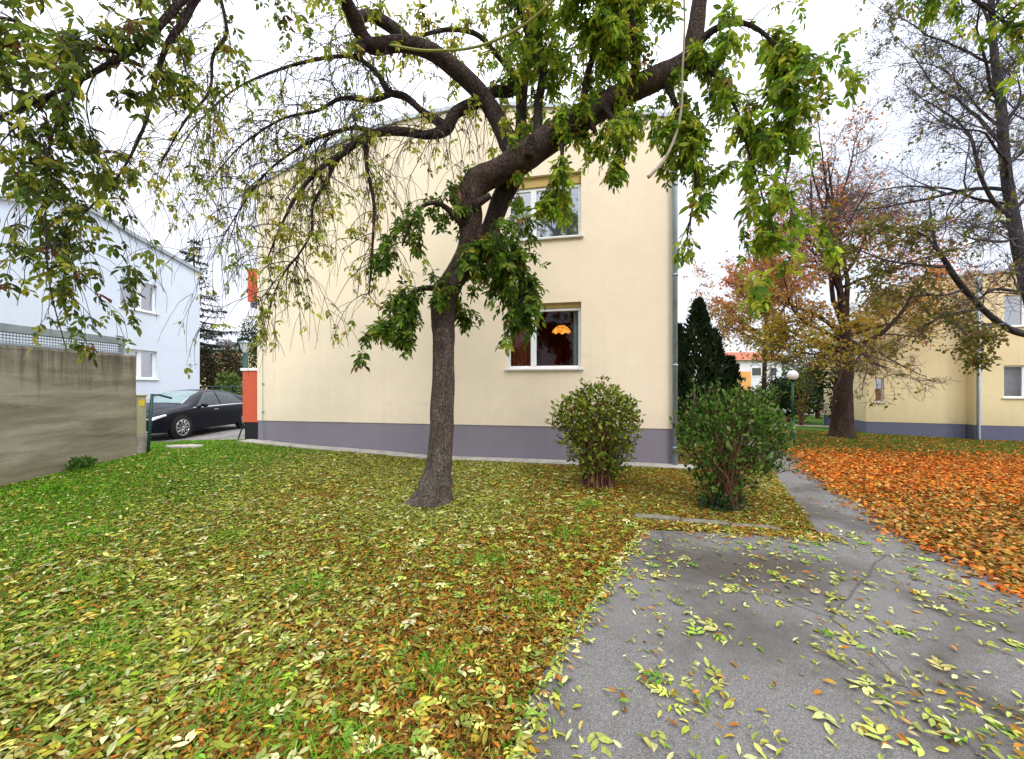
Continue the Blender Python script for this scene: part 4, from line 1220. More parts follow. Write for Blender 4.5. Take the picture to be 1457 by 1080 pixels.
# autumn tree on the leaf lawn
tb = gpt(1197, 622); tY = tb[1]
def px(rows): return sk(rows)
tr = px([(1196, 634, tY, 31), (1197, 622, tY, 23), (1198, 605, tY, 17.5), (1199, 575, tY, 15), (1200, 545, tY, 14), (1202, 520, tY, 13.5), (1205, 500, tY, 11.5), (1203, 470, tY, 8), (1196, 420, tY, 5.5), (1188, 360, tY, 4), (1186, 300, tY, 2.6), (1178, 230, tY, 1.2)])
prm = dict(n=(10, 7, 6, 0), steps=(14, 9, 7, 5), wob=(.10, .13, .16, .18), trop=(.02, .03, .04, .02), taper=(.10, .2, .3, .5), t0=(.12, .12, .15, .1), ang=((30, 65), (30, 70), (30, 70), (0, 1)),
           ratio=(.46, .52, .55, .5), rr=(.55, .5, .5, .5), rmin=.0055)
lim = []
for (x0, y0, x1, y1, dy, ln, rpx) in ((1203, 505, 1120, 478, -1.5, 3.6, 7), (1206, 500, 1290, 430, -1, 3.2, 8), (1200, 480, 1090, 410, .5, 4.2, 7), (1204, 485, 1270, 480, -2.5, 3.2, 6), (1202, 470, 1140, 330, 1, 4.6, 8), (1200, 460, 1230, 300, -.5, 4.8, 8),
                                  (1197, 420, 1110, 330, -.5, 4.2, 6), (1196, 400, 1180, 220, 0, 4.6, 6), (1192, 380, 1260, 260, 1.0, 3.8, 5), (1190, 350, 1120, 230, 0, 3.6, 5), (1205, 500, 1180, 520, -3, 2.8, 6), (1204, 495, 1260, 510, 2, 3.0, 6), (1195, 410, 1300, 350, -1, 3.8, 5), (1203, 498, 1075, 460, 1.5, 4.0, 6), (1193, 390, 1130, 280, -.6, 4.2, 5), (1189, 340, 1230, 200, .4, 3.6, 4.5), (1186, 300, 1150, 190, -.3, 3.0, 4), (1194, 400, 1290, 300, .3, 4.0, 5), (1204, 480, 1300, 440, .8, 3.6, 6), (1203, 490, 1100, 440, -.8, 4.0, 6)):
    q = at(x0, y0, tY); e_ = at(x1, y1, tY + dy); lim.append((q, e_ - q, ln * 1.28, rpx * .48 * tY / F))
at_, tips = gen_tree('autumn_tree', tb, 'broad autumn tree with olive and rust leaves standing on the orange leaf lawn', lim, prm, 'bark_dark', 'twig_purple', tr)
tp = np.concatenate(tips); td = np.concatenate([np.gradient(t_, axis=0) for t_ in tips])
py_ = HY + (EYE - tp[:, 2]) / tp[:, 1] * F; px_ = CX + tp[:, 0] / tp[:, 1] * F
zone = rng.random(len(tp)) < np.clip(np.interp(py_, [250, 330, 400, 440, 520], [.04, .20, .50, .58, .50]), 0, 1) * np.interp(py_ - 25 * (px_ < 1215) , [455, 500], [1, .06]) * (.75 + .5 * vnoise(tp[:, 0] * 1.0 + tp[:, 2], tp[:, 1] + tp[:, 2] * .7, 1.6, 4))
tp, td = tp[zone], td[zone]; py_, px_ = py_[zone], px_[zone]
k = 2; tp = np.repeat(tp, k, 0) + rng.normal(0, .10, (len(tp) * k, 3)); td = np.repeat(td, k, 0); py_ = np.repeat(py_, k); px_ = np.repeat(px_, k)
n = len(tp)
rust_w = np.clip((480 - py_) / 110, 0, 1)[:, None]
C = pick(n, [(.48, .36, .045), (.34, .32, .035), (.56, .36, .05), (.20, .20, .025)], (3, 3, 2.4, 1)) * (1 - rust_w) + pick(n, [(.55, .18, .05), (.62, .30, .06), (.38, .14, .05), (.62, .26, .16)], (3, 3, 2, 1.6)) * rust_w
leaves('crown', tp, unit(td) + rng.normal(0, .7, (n, 3)) + [0, 0, -.3], randdir(n) + [0, 0, .8], rng.uniform(.09, .17, n), rng.uniform(.06, .11, n), C, M['leaf'], at_, True)
print('autumn leaves', n)

# bare tree whose trunk stands just outside the right edge
bY = 9.5
bb = at(1500, 700, bY); bb[2] = float(zg(bb[0], bb[1]))
tr = px([(1502, 690, bY, 20), (1500, 640, bY, 16), (1492, 540, bY, 14), (1474, 450, bY, 13), (1455, 380, bY, 12), (1440, 300, bY, 10.5), (1430, 230, bY, 9.5), (1424, 150, bY, 8), (1414, 70, bY, 6.5), (1409, -20, bY, 5), (1400, -140, bY, 3), (1395, -260, bY, 1.2)])
lim = []
for (x0, y0, x1, y1, dy, ln, rpx) in ((1470, 425, 1340, 400, -.5, 3.4, 6), (1448, 340, 1370, 330, -1, 3.2, 5), (1440, 310, 1330, 255, 0, 4.6, 7), (1432, 270, 1320, 235, .8, 4.3, 6), (1440, 300, 1530, 250, 0, 3.2, 6),
                                      (1428, 210, 1330, 130, .6, 4.0, 6), (1425, 180, 1500, 100, -.5, 3.2, 6), (1420, 140, 1330, 60, -.8, 3.6, 5), (1418, 110, 1480, 10, .5, 3.2, 5), (1413, 60, 1340, -30, .6, 3.2, 4.5), (1410, 20, 1460, -90, -.5, 2.8, 4), (1406, -60, 1330, -120, 0, 2.8, 4), (1445, 330, 1380, 290, 1.5, 3.8, 5), (1432, 255, 1370, 180, -1.3, 3.8, 5), (1422, 150, 1390, 80, 1.5, 3.0, 4),
                                      (1436, 290, 1300, 290, .4, 4.2, 5), (1424, 180, 1340, 150, 1.4, 3.8, 4.5), (1416, 90, 1300, 50, 0, 3.4, 4), (1430, 240, 1480, 180, .3, 3.0, 5)):
    q = at(x0, y0, bY); e_ = at(x1, y1, bY + dy); lim.append((q, e_ - q, ln, rpx * .44 * bY / F))
prm = dict(n=(14, 8, 6, 0), steps=(16, 9, 7, 5), wob=(.12, .15, .18, .2), trop=(-.005, .02, .03, .02), taper=(.08, .2, .3, .5), t0=(.08, .1, .15, .1), ang=((30, 70), (30, 70), (30, 75), (0, 1)),
           ratio=(.42, .50, .55, .5), rr=(.5, .5, .5, .5), rmin=.0036)
bt, tips = gen_tree('bare_tree', bb, 'tall nearly leafless grey tree at the right edge before the yellow building', lim, prm, 'bark_grey', 'twig_grey', tr)
# the long low bough that dips to the left, with olive leaves
pb, rb_ = px([(1484, 480, bY, 8.5), (1440, 470, bY - .2, 7.2), (1405, 446, bY - .3, 6), (1378, 418, bY - .4, 5.4), (1360, 396, bY - .4, 5.6), (1342, 412, bY, 1)][:5] + [(1345, 372, bY - .4, 4.6), (1332, 350, bY - .4, 3.4), (1326, 318, bY - .4, 2), (1322, 285, bY - .4, 1)])
MB().tube(pb, rough(rb_, 10, .04, 2), 10).build('limb', M['bark_grey'], bt, True)
sg2 = []; tip2 = []
outs = [[] for _ in range(3)]
pr2 = dict(n=(10, 7, 0), steps=(12, 7, 5), wob=(.12, .16, .2), trop=(-.01, -.03, -.04), taper=(.12, .3, .5), t0=(.15, .15, .1), ang=((25, 65), (30, 70), (0, 1)), ratio=(.45, .5, .5), rr=(.5, .5, .5), rmin=.0042)
for (x0, y0, x1, y1, dy, ln, rpx) in ((1375, 412, 1280, 440, -.2, 1.9, 4), (1350, 378, 1250, 395, 0, 2.0, 4.5), (1400, 438, 1300, 455, .3, 2.0, 4), (1345, 370, 1290, 330, 0, 1.7, 4), (1430, 460, 1360, 480, -.5, 1.5, 3.5)):
    q = at(x0, y0, bY - .4); e_ = at(x1, y1, bY - .4 + dy); grow(outs, tip2, q, e_ - q, ln * 1.2, rpx * .5 * bY / F, 0, pr2)
mb_ = MB()
for lv, sg in enumerate(outs):
    for s_ in sg:
        mb_.tube(s_[0], s_[1], 6 if lv == 0 else 3, False)
mb_.build('branches', M['twig_grey'], bt, True)
tp = np.concatenate(tip2 + [tips[i] for i in range(0, len(tips), 40)]); td = np.concatenate([np.gradient(t_, axis=0) for t_ in tip2 + [tips[i] for i in range(0, len(tips), 40)]])
tp = np.repeat(tp, 2, 0); td = np.repeat(td, 2, 0); n = len(tp)
leaves('crown', tp + rng.normal(0, .06, (n, 3)), unit(td) + rng.normal(0, .6, (n, 3)) + [0, 0, -.4], randdir(n) + [0, 0, .6], rng.uniform(.06, .12, n), rng.uniform(.045, .08, n),
       pick(n, [(.20, .20, .03), (.12, .15, .02), (.28, .22, .05), (.20, .11, .05)], (3, 3, 2, 1.4)), M['leaf'], bt, True)

# pink leaved tree behind
pY = 19.0; pb0 = at(1085, 610, pY); pb0[2] = float(zg(pb0[0], pb0[1]))
tr = px([(1085, 618, pY, 5), (1086, 580, pY, 4), (1088, 520, pY, 3.4), (1090, 470, pY, 3), (1092, 430, pY, 2.2), (1095, 380, pY, 1.4)])
lim = []
for (x0, y0, x1, y1, dy, ln, rpx) in ((1090, 480, 1030, 430, 0, 2.6, 3), (1091, 450, 1040, 390, -.5, 2.6, 3), (1092, 440, 1110, 360, .5, 2.8, 3), (1090, 470, 1140, 420, 0, 2.6, 3), (1093, 420, 1070, 350, .4, 2.4, 2.5), (1089, 490, 1020, 460, .5, 2.2, 2.5), (1095, 390, 1100, 280, 0, 3, 2.4), (1095, 385, 1140, 260, .5, 3.6, 2.4)):
    q = at(x0, y0, pY); e_ = at(x1, y1, pY + dy); lim.append((q, e_ - q, ln, rpx * pY / F))
prm = dict(n=(9, 7, 0), steps=(10, 7, 5), wob=(.1, .14, .18), trop=(.03, .03, .02), taper=(.15, .3, .5), t0=(.15, .15, .1), ang=((25, 60), (30, 65), (0, 1)), ratio=(.5, .5, .5), rr=(.5, .5, .5), rmin=.007)
pt, tips = gen_tree('red_maple', pb0, 'slender tree with pinkish red leaves behind the autumn tree near the conifer', lim, prm, 'bark_dark', 'twig_purple', tr)
tp = np.concatenate(tips); n = len(tp)
py_ = HY + (EYE - tp[:, 2]) / tp[:, 1] * F
m_ = rng.random(n) < np.interp(py_, [300, 370, 400, 480], [.1, .5, .8, .4]); tp = np.repeat(tp[m_], 2, 0); n = len(tp)
leaves('crown', tp + rng.normal(0, .12, (n, 3)), randdir(n), randdir(n) + [0, 0, .6], rng.uniform(.12, .22, n), rng.uniform(.08, .15, n),
       pick(n, [(.66, .19, .11), (.70, .30, .20), (.50, .15, .10), (.56, .28, .09)], (3, 2, 2, 1)), M['leaf'], pt, True)


# ------------------------------------------------------------------ shrubs and conifers
def shrub(name, base, label, clumps, n, size, pal, wts, lo=False, mat='leaf', cat='shrub', stems=0, spread=.3, sh=1.0, shell=.55, stem_r=.01, updir=0.0, group=None, shoots=0):
    """clumps: (x, y, z, rx, ry, rz) relative to base"""
    root = empty(name, base, 0, label, cat, group)
    cl = np.array(clumps, float); vol = (cl[:, 3] * cl[:, 4] * cl[:, 5]) ** .8
    pickc = rng.choice(len(cl), n, p=vol / vol.sum())
    d = randdir(n); rad = (shell + (1 - shell) * rng.random(n)) ** .8
    rad = np.where(rng.random(n) < .3, rng.random(n) ** .5, rad)
    P = np.array(base) + cl[pickc, :3] + d * rad[:, None] * cl[pickc, 3:]
    P[:, 2] = np.maximum(P[:, 2], base[2] + .05)
    if shoots:
        gap = np.sin(P[:, 0] * 9 + P[:, 2] * 5) * np.sin(P[:, 1] * 8 + P[:, 2] * 11 + 1) ; kp = (gap < .5) | (rng.random(n) < .45)
        P, d, rad, pickc = P[kp], d[kp], rad[kp], pickc[kp]; n = len(P)
    D = d * .6 + rng.normal(0, .6, (n, 3)) + [0, 0, updir]; N = d + rng.normal(0, .5, (n, 3)) + [0, 0, .5]
    L = rng.uniform(*size, n)
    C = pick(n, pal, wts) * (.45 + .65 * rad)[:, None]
    ssegs = []
    if stems:
        for i in range(stems):
            a_ = rng.uniform(0, 6.28); q0 = np.array(base) + [math.cos(a_) * spread * .35 * rng.random(), math.sin(a_) * spread * .35 * rng.random(), -.05]
            t_ = P[rng.integers(n)] ; mid = (q0 * .55 + t_ * .45) + [0, 0, .12 * sh]; mid[:2] = q0[:2] * .72 + t_[:2] * .28
            pts_ = catmull(np.array([q0, mid, t_]), 5) + np.cumsum(rng.normal(0, .006, (11, 3)), 0)
            ssegs.append((pts_, np.linspace(stem_r, .003, 11)))
        tubes(ssegs, 5).build('stems', M['stem'], root, True)
    if shoots:
        eP, eD, sh_ = [], [], []
        out_ = np.where(rad > .85)[0]
        for i in rng.choice(out_, shoots):
            dv = unit(d[i] * .6 + np.array([0, 0, .7]) + rng.normal(0, .25, 3)); ln_ = rng.uniform(.12, .34)
            ln = np.array([P[i] - dv * .15 + dv * (ln_ + .15) * q_ + np.array([0, 0, -.05]) * q_ * q_ for q_ in np.linspace(0, 1, 6)]); sh_.append((ln, np.linspace(.005, .002, 6)))
            for q_ in rng.uniform(.3, 1, rng.integers(3, 11)):
                eP.append(ln[0] + (ln[-1] - ln[0]) * q_); eD.append(dv * .5 + rng.normal(0, .6, 3))
        tubes(sh_, 4).build('shoots', M['stem'], root, True)
        k_ = len(eP); P = np.vstack([P, eP]); D = np.vstack([D, eD]); N = np.vstack([N, randdir(k_) + [0, 0, .6]]); L = np.concatenate([L, rng.uniform(*size, k_)]); C = np.vstack([C, pick(k_, pal, wts)]); n = len(P)
    leaves('foliage', P, D, N, L, L * rng.uniform(.42, .6, n), C, M[mat], root, lo)
    return root


b1 = gpt(850, 692)
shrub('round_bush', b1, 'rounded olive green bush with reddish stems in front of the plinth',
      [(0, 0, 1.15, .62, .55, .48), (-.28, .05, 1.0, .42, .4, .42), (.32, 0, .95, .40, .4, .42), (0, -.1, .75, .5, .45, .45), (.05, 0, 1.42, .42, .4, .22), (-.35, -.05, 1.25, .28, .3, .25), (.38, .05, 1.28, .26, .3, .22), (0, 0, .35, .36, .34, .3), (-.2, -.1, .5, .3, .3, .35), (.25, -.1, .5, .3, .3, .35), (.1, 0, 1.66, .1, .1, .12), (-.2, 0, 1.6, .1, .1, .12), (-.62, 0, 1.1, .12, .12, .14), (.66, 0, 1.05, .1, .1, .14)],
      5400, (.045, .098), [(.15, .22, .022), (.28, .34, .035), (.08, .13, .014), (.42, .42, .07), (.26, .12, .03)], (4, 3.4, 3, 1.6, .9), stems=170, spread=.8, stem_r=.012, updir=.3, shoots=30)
b2 = gpt(1035, 722)
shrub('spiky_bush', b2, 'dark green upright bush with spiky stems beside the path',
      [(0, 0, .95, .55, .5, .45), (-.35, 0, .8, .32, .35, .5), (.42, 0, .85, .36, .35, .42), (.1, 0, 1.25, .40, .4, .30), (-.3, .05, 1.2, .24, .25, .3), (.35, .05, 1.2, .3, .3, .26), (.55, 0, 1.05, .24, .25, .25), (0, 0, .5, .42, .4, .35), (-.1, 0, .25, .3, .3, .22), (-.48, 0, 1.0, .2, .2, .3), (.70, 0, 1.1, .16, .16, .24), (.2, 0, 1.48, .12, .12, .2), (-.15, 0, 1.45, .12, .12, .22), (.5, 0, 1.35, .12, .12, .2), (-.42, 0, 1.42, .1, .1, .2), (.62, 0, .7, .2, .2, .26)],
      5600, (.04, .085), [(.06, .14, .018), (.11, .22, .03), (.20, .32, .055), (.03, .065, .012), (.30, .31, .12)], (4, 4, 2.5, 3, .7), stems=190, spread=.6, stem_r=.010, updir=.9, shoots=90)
# low plant at the foot of the spiky bush
q = gpt(1020, 726)
shrub('ivy_clump', q, 'low dark ivy clump at the foot of the spiky bush', [(0, 0, .1, .26, .2, .12), (.2, 0, .08, .2, .15, .1)], 700, (.03, .05), [(.02, .07, .025), (.035, .10, .035)], (1, 1), cat='plant')
q = gpt(106, 672)
shrub('weed', q, 'small green weed growing at the concrete wall foot', [(0, .1, .1, .16, .16, .13)], 220, (.04, .09), [(.05, .14, .02), (.09, .2, .03)], (1, 1), cat='plant', updir=.8)

# conifer beside the cream building: narrow spires of flat sprays
q = at(1000, 600, 14); q[2] = float(zg(q[0], q[1]))
root = empty('thuja', q, 0, 'dark green pointed conifer between the downpipe and the globe lamp', 'conifer')
Pl, Dl, Nl, Ll, Cl = [], [], [], [], []
for (ox, oy, H_, R_, n) in ((-.15, 0, 4.75, 1.0, 5200), (.55, .3, 3.7, .75, 3000), (-.7, .4, 3.9, .7, 2400), (1.05, .1, 2.7, .55, 1600)):
    t_ = rng.random(n) ** .8; a_ = rng.uniform(0, 6.28, n); lump = 1 + .22 * np.sin(a_ * 5 + t_ * 17) + .15 * np.sin(a_ * 3 - t_ * 31)
    rr_ = R_ * np.minimum((1 - t_) ** .75 * 1.15, .35 + t_ * 2.5) * lump * rng.uniform(.55, 1.05, n)
    Pl.append(np.stack([q[0] + ox + rr_ * np.cos(a_), q[1] + oy + rr_ * np.sin(a_), q[2] + t_ * H_], -1))
    Dl.append(np.stack([np.cos(a_) * .55, np.sin(a_) * .55, np.full(n, 1.0)], -1) + rng.normal(0, .3, (n, 3))); Nl.append(np.stack([np.cos(a_), np.sin(a_), np.zeros(n)], -1) + rng.normal(0, .5, (n, 3)))
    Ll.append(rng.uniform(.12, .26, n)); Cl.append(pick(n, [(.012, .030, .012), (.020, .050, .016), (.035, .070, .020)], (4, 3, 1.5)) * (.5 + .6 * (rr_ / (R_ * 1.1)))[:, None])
MB().tube([q + (0, 0, -.1), q + (0, 0, 4.2)], [.12, .02], 8).build('trunk', M['bark_dark'], root, True)
Pl = np.concatenate(Pl); Ll = np.concatenate(Ll)
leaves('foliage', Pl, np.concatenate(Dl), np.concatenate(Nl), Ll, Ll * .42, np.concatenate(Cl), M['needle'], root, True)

# spruce behind the white house: tiered boughs
q = np.array([(276 - CX) / F * 25, 25.0, 0.0])
root = empty('spruce', q, 0, 'dark spruce with tiered boughs behind the white house', 'conifer')
bs, Pl, Dl, Cl = [], [], [], []
for z in np.arange(2.0, 11.0, .42):
    for k in range(7):
        a_ = rng.uniform(0, 6.28); R_ = (11.6 - z) * .36 * rng.uniform(.7, 1.1); d = np.array([math.cos(a_), math.sin(a_), -.05])
        p0 = q + (0, 0, z + rng.uniform(-.1, .1)); pts_ = np.array([p0 + d * R_ * s_ + np.array([0, 0, -.25 * R_ * s_ * (1 - s_)]) for s_ in np.linspace(0, 1, 7)])
        bs.append((pts_, np.linspace(.03, .008, 7)))
        m_ = int(15 * R_) + 4; s_ = rng.uniform(.15, 1, m_)
        pp = np.stack([np.interp(s_, np.linspace(0, 1, 7), pts_[:, j]) for j in range(3)], -1)
        Pl.append(pp); Dl.append(d * .6 + rng.normal(0, .5, (m_, 3)) + [0, 0, -.35]); Cl.append(pick(m_, [(.012, .028, .016), (.022, .045, .022)], (1, 1)))
tubes(bs, 4).tube([q, q + (0, 0, 11.2)], [.2, .02], 8).build('trunk', M['bark_dark'], root)
Pl = np.concatenate(Pl); n = len(Pl)
leaves('foliage', Pl, np.concatenate(Dl), randdir(n), rng.uniform(.18, .36, n), rng.uniform(.05, .09, n), np.concatenate(Cl), M['needle'], root, True)


def backbush(name, px0, px1, ytop, Y, label, pal, wts, n=2600, size=(.12, .26), cat='shrub', group=None):
    x0, x1 = (px0 - CX) / F * Y, (px1 - CX) / F * Y; cx = (x0 + x1) / 2; w_ = (x1 - x0) / 2
    zb = float(zg(cx, Y)); zt = EYE + (HY - ytop) / F * Y - zb
    cl = [(0, 0, zt * .45, w_ * .8, w_ * .7, zt * .45)]
    for _ in range(9):
        cl.append((rng.uniform(-.65, .65) * w_, rng.uniform(-.5, .3) * w_, rng.uniform(.25, .8) * zt, w_ * rng.uniform(.25, .45), w_ * .4, zt * rng.uniform(.14, .22)))
    return shrub(name, (cx, Y, zb), label, cl, n, size, pal, wts, True, 'needle', cat, stems=14, stem_r=.05, group=group)


dk = [(.014, .034, .012), (.028, .06, .018), (.05, .085, .022)]
ol = [(.09, .15, .03), (.17, .21, .05), (.05, .085, .02)]
br = [(.13, .065, .03), (.085, .05, .03), (.20, .13, .05), (.07, .08, .03)]
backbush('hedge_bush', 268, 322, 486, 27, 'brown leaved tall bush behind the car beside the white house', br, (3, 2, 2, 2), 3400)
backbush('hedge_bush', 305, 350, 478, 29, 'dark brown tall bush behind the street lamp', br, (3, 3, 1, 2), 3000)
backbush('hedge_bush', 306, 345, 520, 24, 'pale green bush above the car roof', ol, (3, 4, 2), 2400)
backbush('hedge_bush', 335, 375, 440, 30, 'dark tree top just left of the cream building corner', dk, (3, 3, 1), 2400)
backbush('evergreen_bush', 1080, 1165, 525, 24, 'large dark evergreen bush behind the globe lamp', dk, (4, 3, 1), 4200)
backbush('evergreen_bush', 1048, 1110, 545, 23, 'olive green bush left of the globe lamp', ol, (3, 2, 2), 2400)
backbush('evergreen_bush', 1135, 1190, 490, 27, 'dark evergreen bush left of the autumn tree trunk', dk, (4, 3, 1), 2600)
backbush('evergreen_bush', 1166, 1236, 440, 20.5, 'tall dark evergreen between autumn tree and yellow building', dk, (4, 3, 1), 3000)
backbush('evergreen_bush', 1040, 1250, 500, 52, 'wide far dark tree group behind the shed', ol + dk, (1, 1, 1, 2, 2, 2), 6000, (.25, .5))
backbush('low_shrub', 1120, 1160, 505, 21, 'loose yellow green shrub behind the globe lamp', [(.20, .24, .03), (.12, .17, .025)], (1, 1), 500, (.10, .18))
# wire fence behind the car
f0 = np.array([(280 - CX) / F * 21, 21., 0]); f1 = np.array([(372 - CX) / F * 21, 21., 0])
fe = empty('wire_fence', f0, 0, 'green wire mesh fence behind the parked car', 'fence')
mw = MB()
for z in np.arange(.1, 1.62, .15):
    mw.tube([f0 + (0, 0, z), f1 + (0, 0, z)], .006, 4, False)
for t_ in np.arange(0, 1.001, .04):
    mw.tube([f0 * (1 - t_) + f1 * t_, f0 * (1 - t_) + f1 * t_ + (0, 0, 1.6)], .005, 4, False)
mw.build('wire_mesh', M['green_metal'], fe)
MB().tube([f0 + (0, 0, 1.6), f1 + (0, 0, 1.6)], .025, 6).build('top_rail', M['green_metal'], fe)
for t_ in (0, .5, 1):
    p = f0 * (1 - t_) + f1 * t_
    MB().tube([p + (0, .04, -.1), p + (0, .04, 1.68)], .03, 8).build('post', M['green_metal'], fe)

# ------------------------------------------------------------------ grass and fallen leaves
def inview(X, Y, m=2.6):
    return np.abs(X) < 1.31 * Y + m


def on_lawn(X, Y):
    """left lawn and planting bed, not on asphalt, wall or building"""
    ok = (X > WX + .03) | (Y > 7.9)
    ok &= np.where(Y < 4.36, X < xline(PAD_L, Y), X < xline(PATH_L, Y))
    inbld = (Y > facade_y(X) - .40) & (X > L0[0] - .2) & (X < R0[0] + .5)
    ok &= ~inbld
    ok &= (Y < 10.85) & (np.hypot(X - T0[0], Y - T0[1]) > .20)
    bed = (Y > 4.36) & (Y < 4.80) & (X > 1.4) & (X < 3.3)
    return ok


def on_right(X, Y):
    ok = np.where(Y < gpt(1290, 765)[1], X > xline(PAD_R, Y), X > xline(PATH_R, Y))
    q = np.stack([X, Y], -1) - A0
    ok &= ~((q @ nA > -off - .1) & (q @ dA > -.2))
    return ok


def scatter(n, x0, x1, y0, y1, fn):
    X = rng.uniform(x0, x1, n); Y = rng.uniform(y0, y1, n)
    m_ = fn(X, Y) & inview(X, Y)
    return X[m_], Y[m_]


def cover(X, Y):
    c = .10 + .90 * sstep(X + .30 * (Y - 4) * (Y > 0) + .55 * vnoise(X, Y, 1.3, 8), -5.0, -1.8)
    c = np.maximum(c, .55 * (1 - sstep(Y, 2.2, 4.0)))
    c *= 1 - .35 * sstep(vnoise(X, Y, 2.6, 9), .15, .6)
    c *= 1 - .55 * sstep(Y, 7.4, 9.2) * (1 - sstep(X, -1, 1))
    return c


PALE = [(.44, .44, .11), (.34, .36, .05), (.56, .56, .26), (.25, .29, .028), (.40, .31, .04)]
BROWN = [(.33, .145, .020), (.42, .17, .025), (.20, .085, .015), (.46, .27, .06), (.38, .24, .025)]
GREEN = [(.14, .24, .03), (.22, .32, .05), (.30, .36, .09)]


def lay(name, X, Y, C, size, wl=(.28, .46), tilt=.46, lift=(.004, .035), lo=False, curl=None, ang=None):
    n = len(X)
    a_ = rng.uniform(0, 6.283, n) if ang is None else ang
    D = np.stack([np.cos(a_), np.sin(a_), rng.normal(0, tilt * .6, n)], -1)
    N = np.stack([rng.normal(0, tilt, n), rng.normal(0, tilt, n), np.ones(n)], -1)
    P = np.stack([X, Y, zg(X, Y) + rng.uniform(*lift, n)], -1)
    o = leaves(name, P, D, N, size, size * rng.uniform(*wl, n), C, M['dry'], None, lo, rng.uniform(.2, 3.4, n))
    return tag(o, kind='stuff')


# single leaflets over the left lawn
X, Y = scatter(800000, -7.6, 5.4, .7, 10.8, on_lawn)
m_ = rng.random(len(X)) < cover(X, Y) * np.interp(Y, [1, 3, 10], [.95, 1, .9]); X, Y = X[m_], Y[m_]
n = len(X)
edge = np.where(Y < 4.36, xline(PAD_L, Y), 1.5)
bp = np.clip(.47 + .45 * sstep(X - edge, -3.0, -.2) + .38 * vnoise(X, Y, 1.9, 21) - .25 * (1 - sstep(X, -5, -2)), .04, .92)
bp = np.where(Y > 4.5, np.clip(bp * .9, 0, 1), bp)
isb = rng.random(n) < bp; isg = rng.random(n) < .10
C = np.where(isb[:, None], pick(n, BROWN, (4, 3, 3, 1.5, 2), .25), pick(n, PALE, (4, 4, 2, 4, 2), .22)); C = np.where(isg[:, None], pick(n, GREEN, (3, 3, 2)), C); C = C * np.where(rng.random((n, 1)) < .20, 1.08, .72)
S = rng.uniform(.024, .060, n) * np.where(isb, .88, 1.2) * rng.choice([.8, 1, 1.2], n)
near = Y < 5.0
tag(lay('fallen_leaves', X[near], Y[near], C[near], S[near]), 'yellow green and brown fallen leaves around the leaning tree')
tag(lay('fallen_leaves', X[~near], Y[~near], C[~near], S[~near], lo=True), 'yellow green and brown fallen leaves before the cream building')
print('litter', n)


def rosettes(name, X, Y, pal, wts, size, label, lift=(.012, .05), k=5):
    """whole compound leaves lying on the ground"""
    n = len(X); a_ = rng.uniform(0, 6.28, n)
    P0 = np.stack([X, Y, zg(X, Y) + rng.uniform(*lift, n)], -1)
    D0 = np.stack([np.cos(a_), np.sin(a_), rng.normal(0, .06, n)], -1); S0 = np.stack([-np.sin(a_), np.cos(a_), np.zeros(n)], -1)
    sz = rng.uniform(*size, n); C0 = pick(n, pal, wts)
    Ps, Ds, Ls, Cs = [], [], [], []
    for t_, sg in ((1, 0), (.62, 1), (.62, -1), (.25, 1), (.25, -1)):
        Ps.append(P0 + D0 * (sz * t_ * .6)[:, None]); Ds.append(D0 * (.6 if sg else 1) + S0 * sg * .85 + rng.normal(0, .12, (n, 3)) * [1, 1, .6])
        Ls.append(sz * rng.uniform(.45, .6, n)); Cs.append(C0 * rng.lognormal(0, .1, (n, 1)))
    P0 = np.concatenate(Ps); L_ = np.concatenate(Ls); nn = len(P0)
    Nn = np.stack([rng.normal(0, .25, nn), rng.normal(0, .25, nn), np.ones(nn)], -1)
    o = leaves(name, P0, np.concatenate(Ds), Nn, L_, L_ * rng.uniform(.36, .48, nn), np.concatenate(Cs), M['dry'])
    return tag(o, label, kind='stuff')


X, Y = scatter(11000, -7.4, 1.6, .8, 7.5, on_lawn)
m_ = rng.random(len(X)) < cover(X, Y) * .55; X, Y = X[m_], Y[m_]
rosettes('compound_leaves', X, Y, PALE + GREEN[:2], (4, 3, 2, 2, .6, 1.2, 1.2), (.065, .12), 'whole pale pinnate leaves fallen on the lawn')


# leaves on the asphalt, in drifts
def on_pad(X, Y):
    return np.where(Y < 4.36, (X > xline(PAD_L, Y)) & (X < xline(PAD_R, Y)), (X > xline(PATH_L, Y)) & (X < xline(PATH_R, Y)) & (Y < 9))


cen = np.stack([rng.uniform(0, 3.9, 95), rng.uniform(1.0, 4.3, 95)], -1)
cn_ = rng.integers(3, 20, 95); cen = np.vstack([cen, [(2.25, 1.72), (2.45, 1.85), (2.05, 2.0), (.75, 2.05), (.98, 1.9), (1.9, 1.35)]]); cn_ = np.concatenate([cn_, [70, 60, 40, 40, 34, 40]])
X = np.concatenate([np.repeat(cen[:, 0], cn_) + rng.normal(0, .13, cn_.sum()), rng.uniform(0, 4.6, 1500)])
Y = np.concatenate([np.repeat(cen[:, 1], cn_) + rng.normal(0, .10, cn_.sum()), rng.uniform(.9, 8, 1500)])
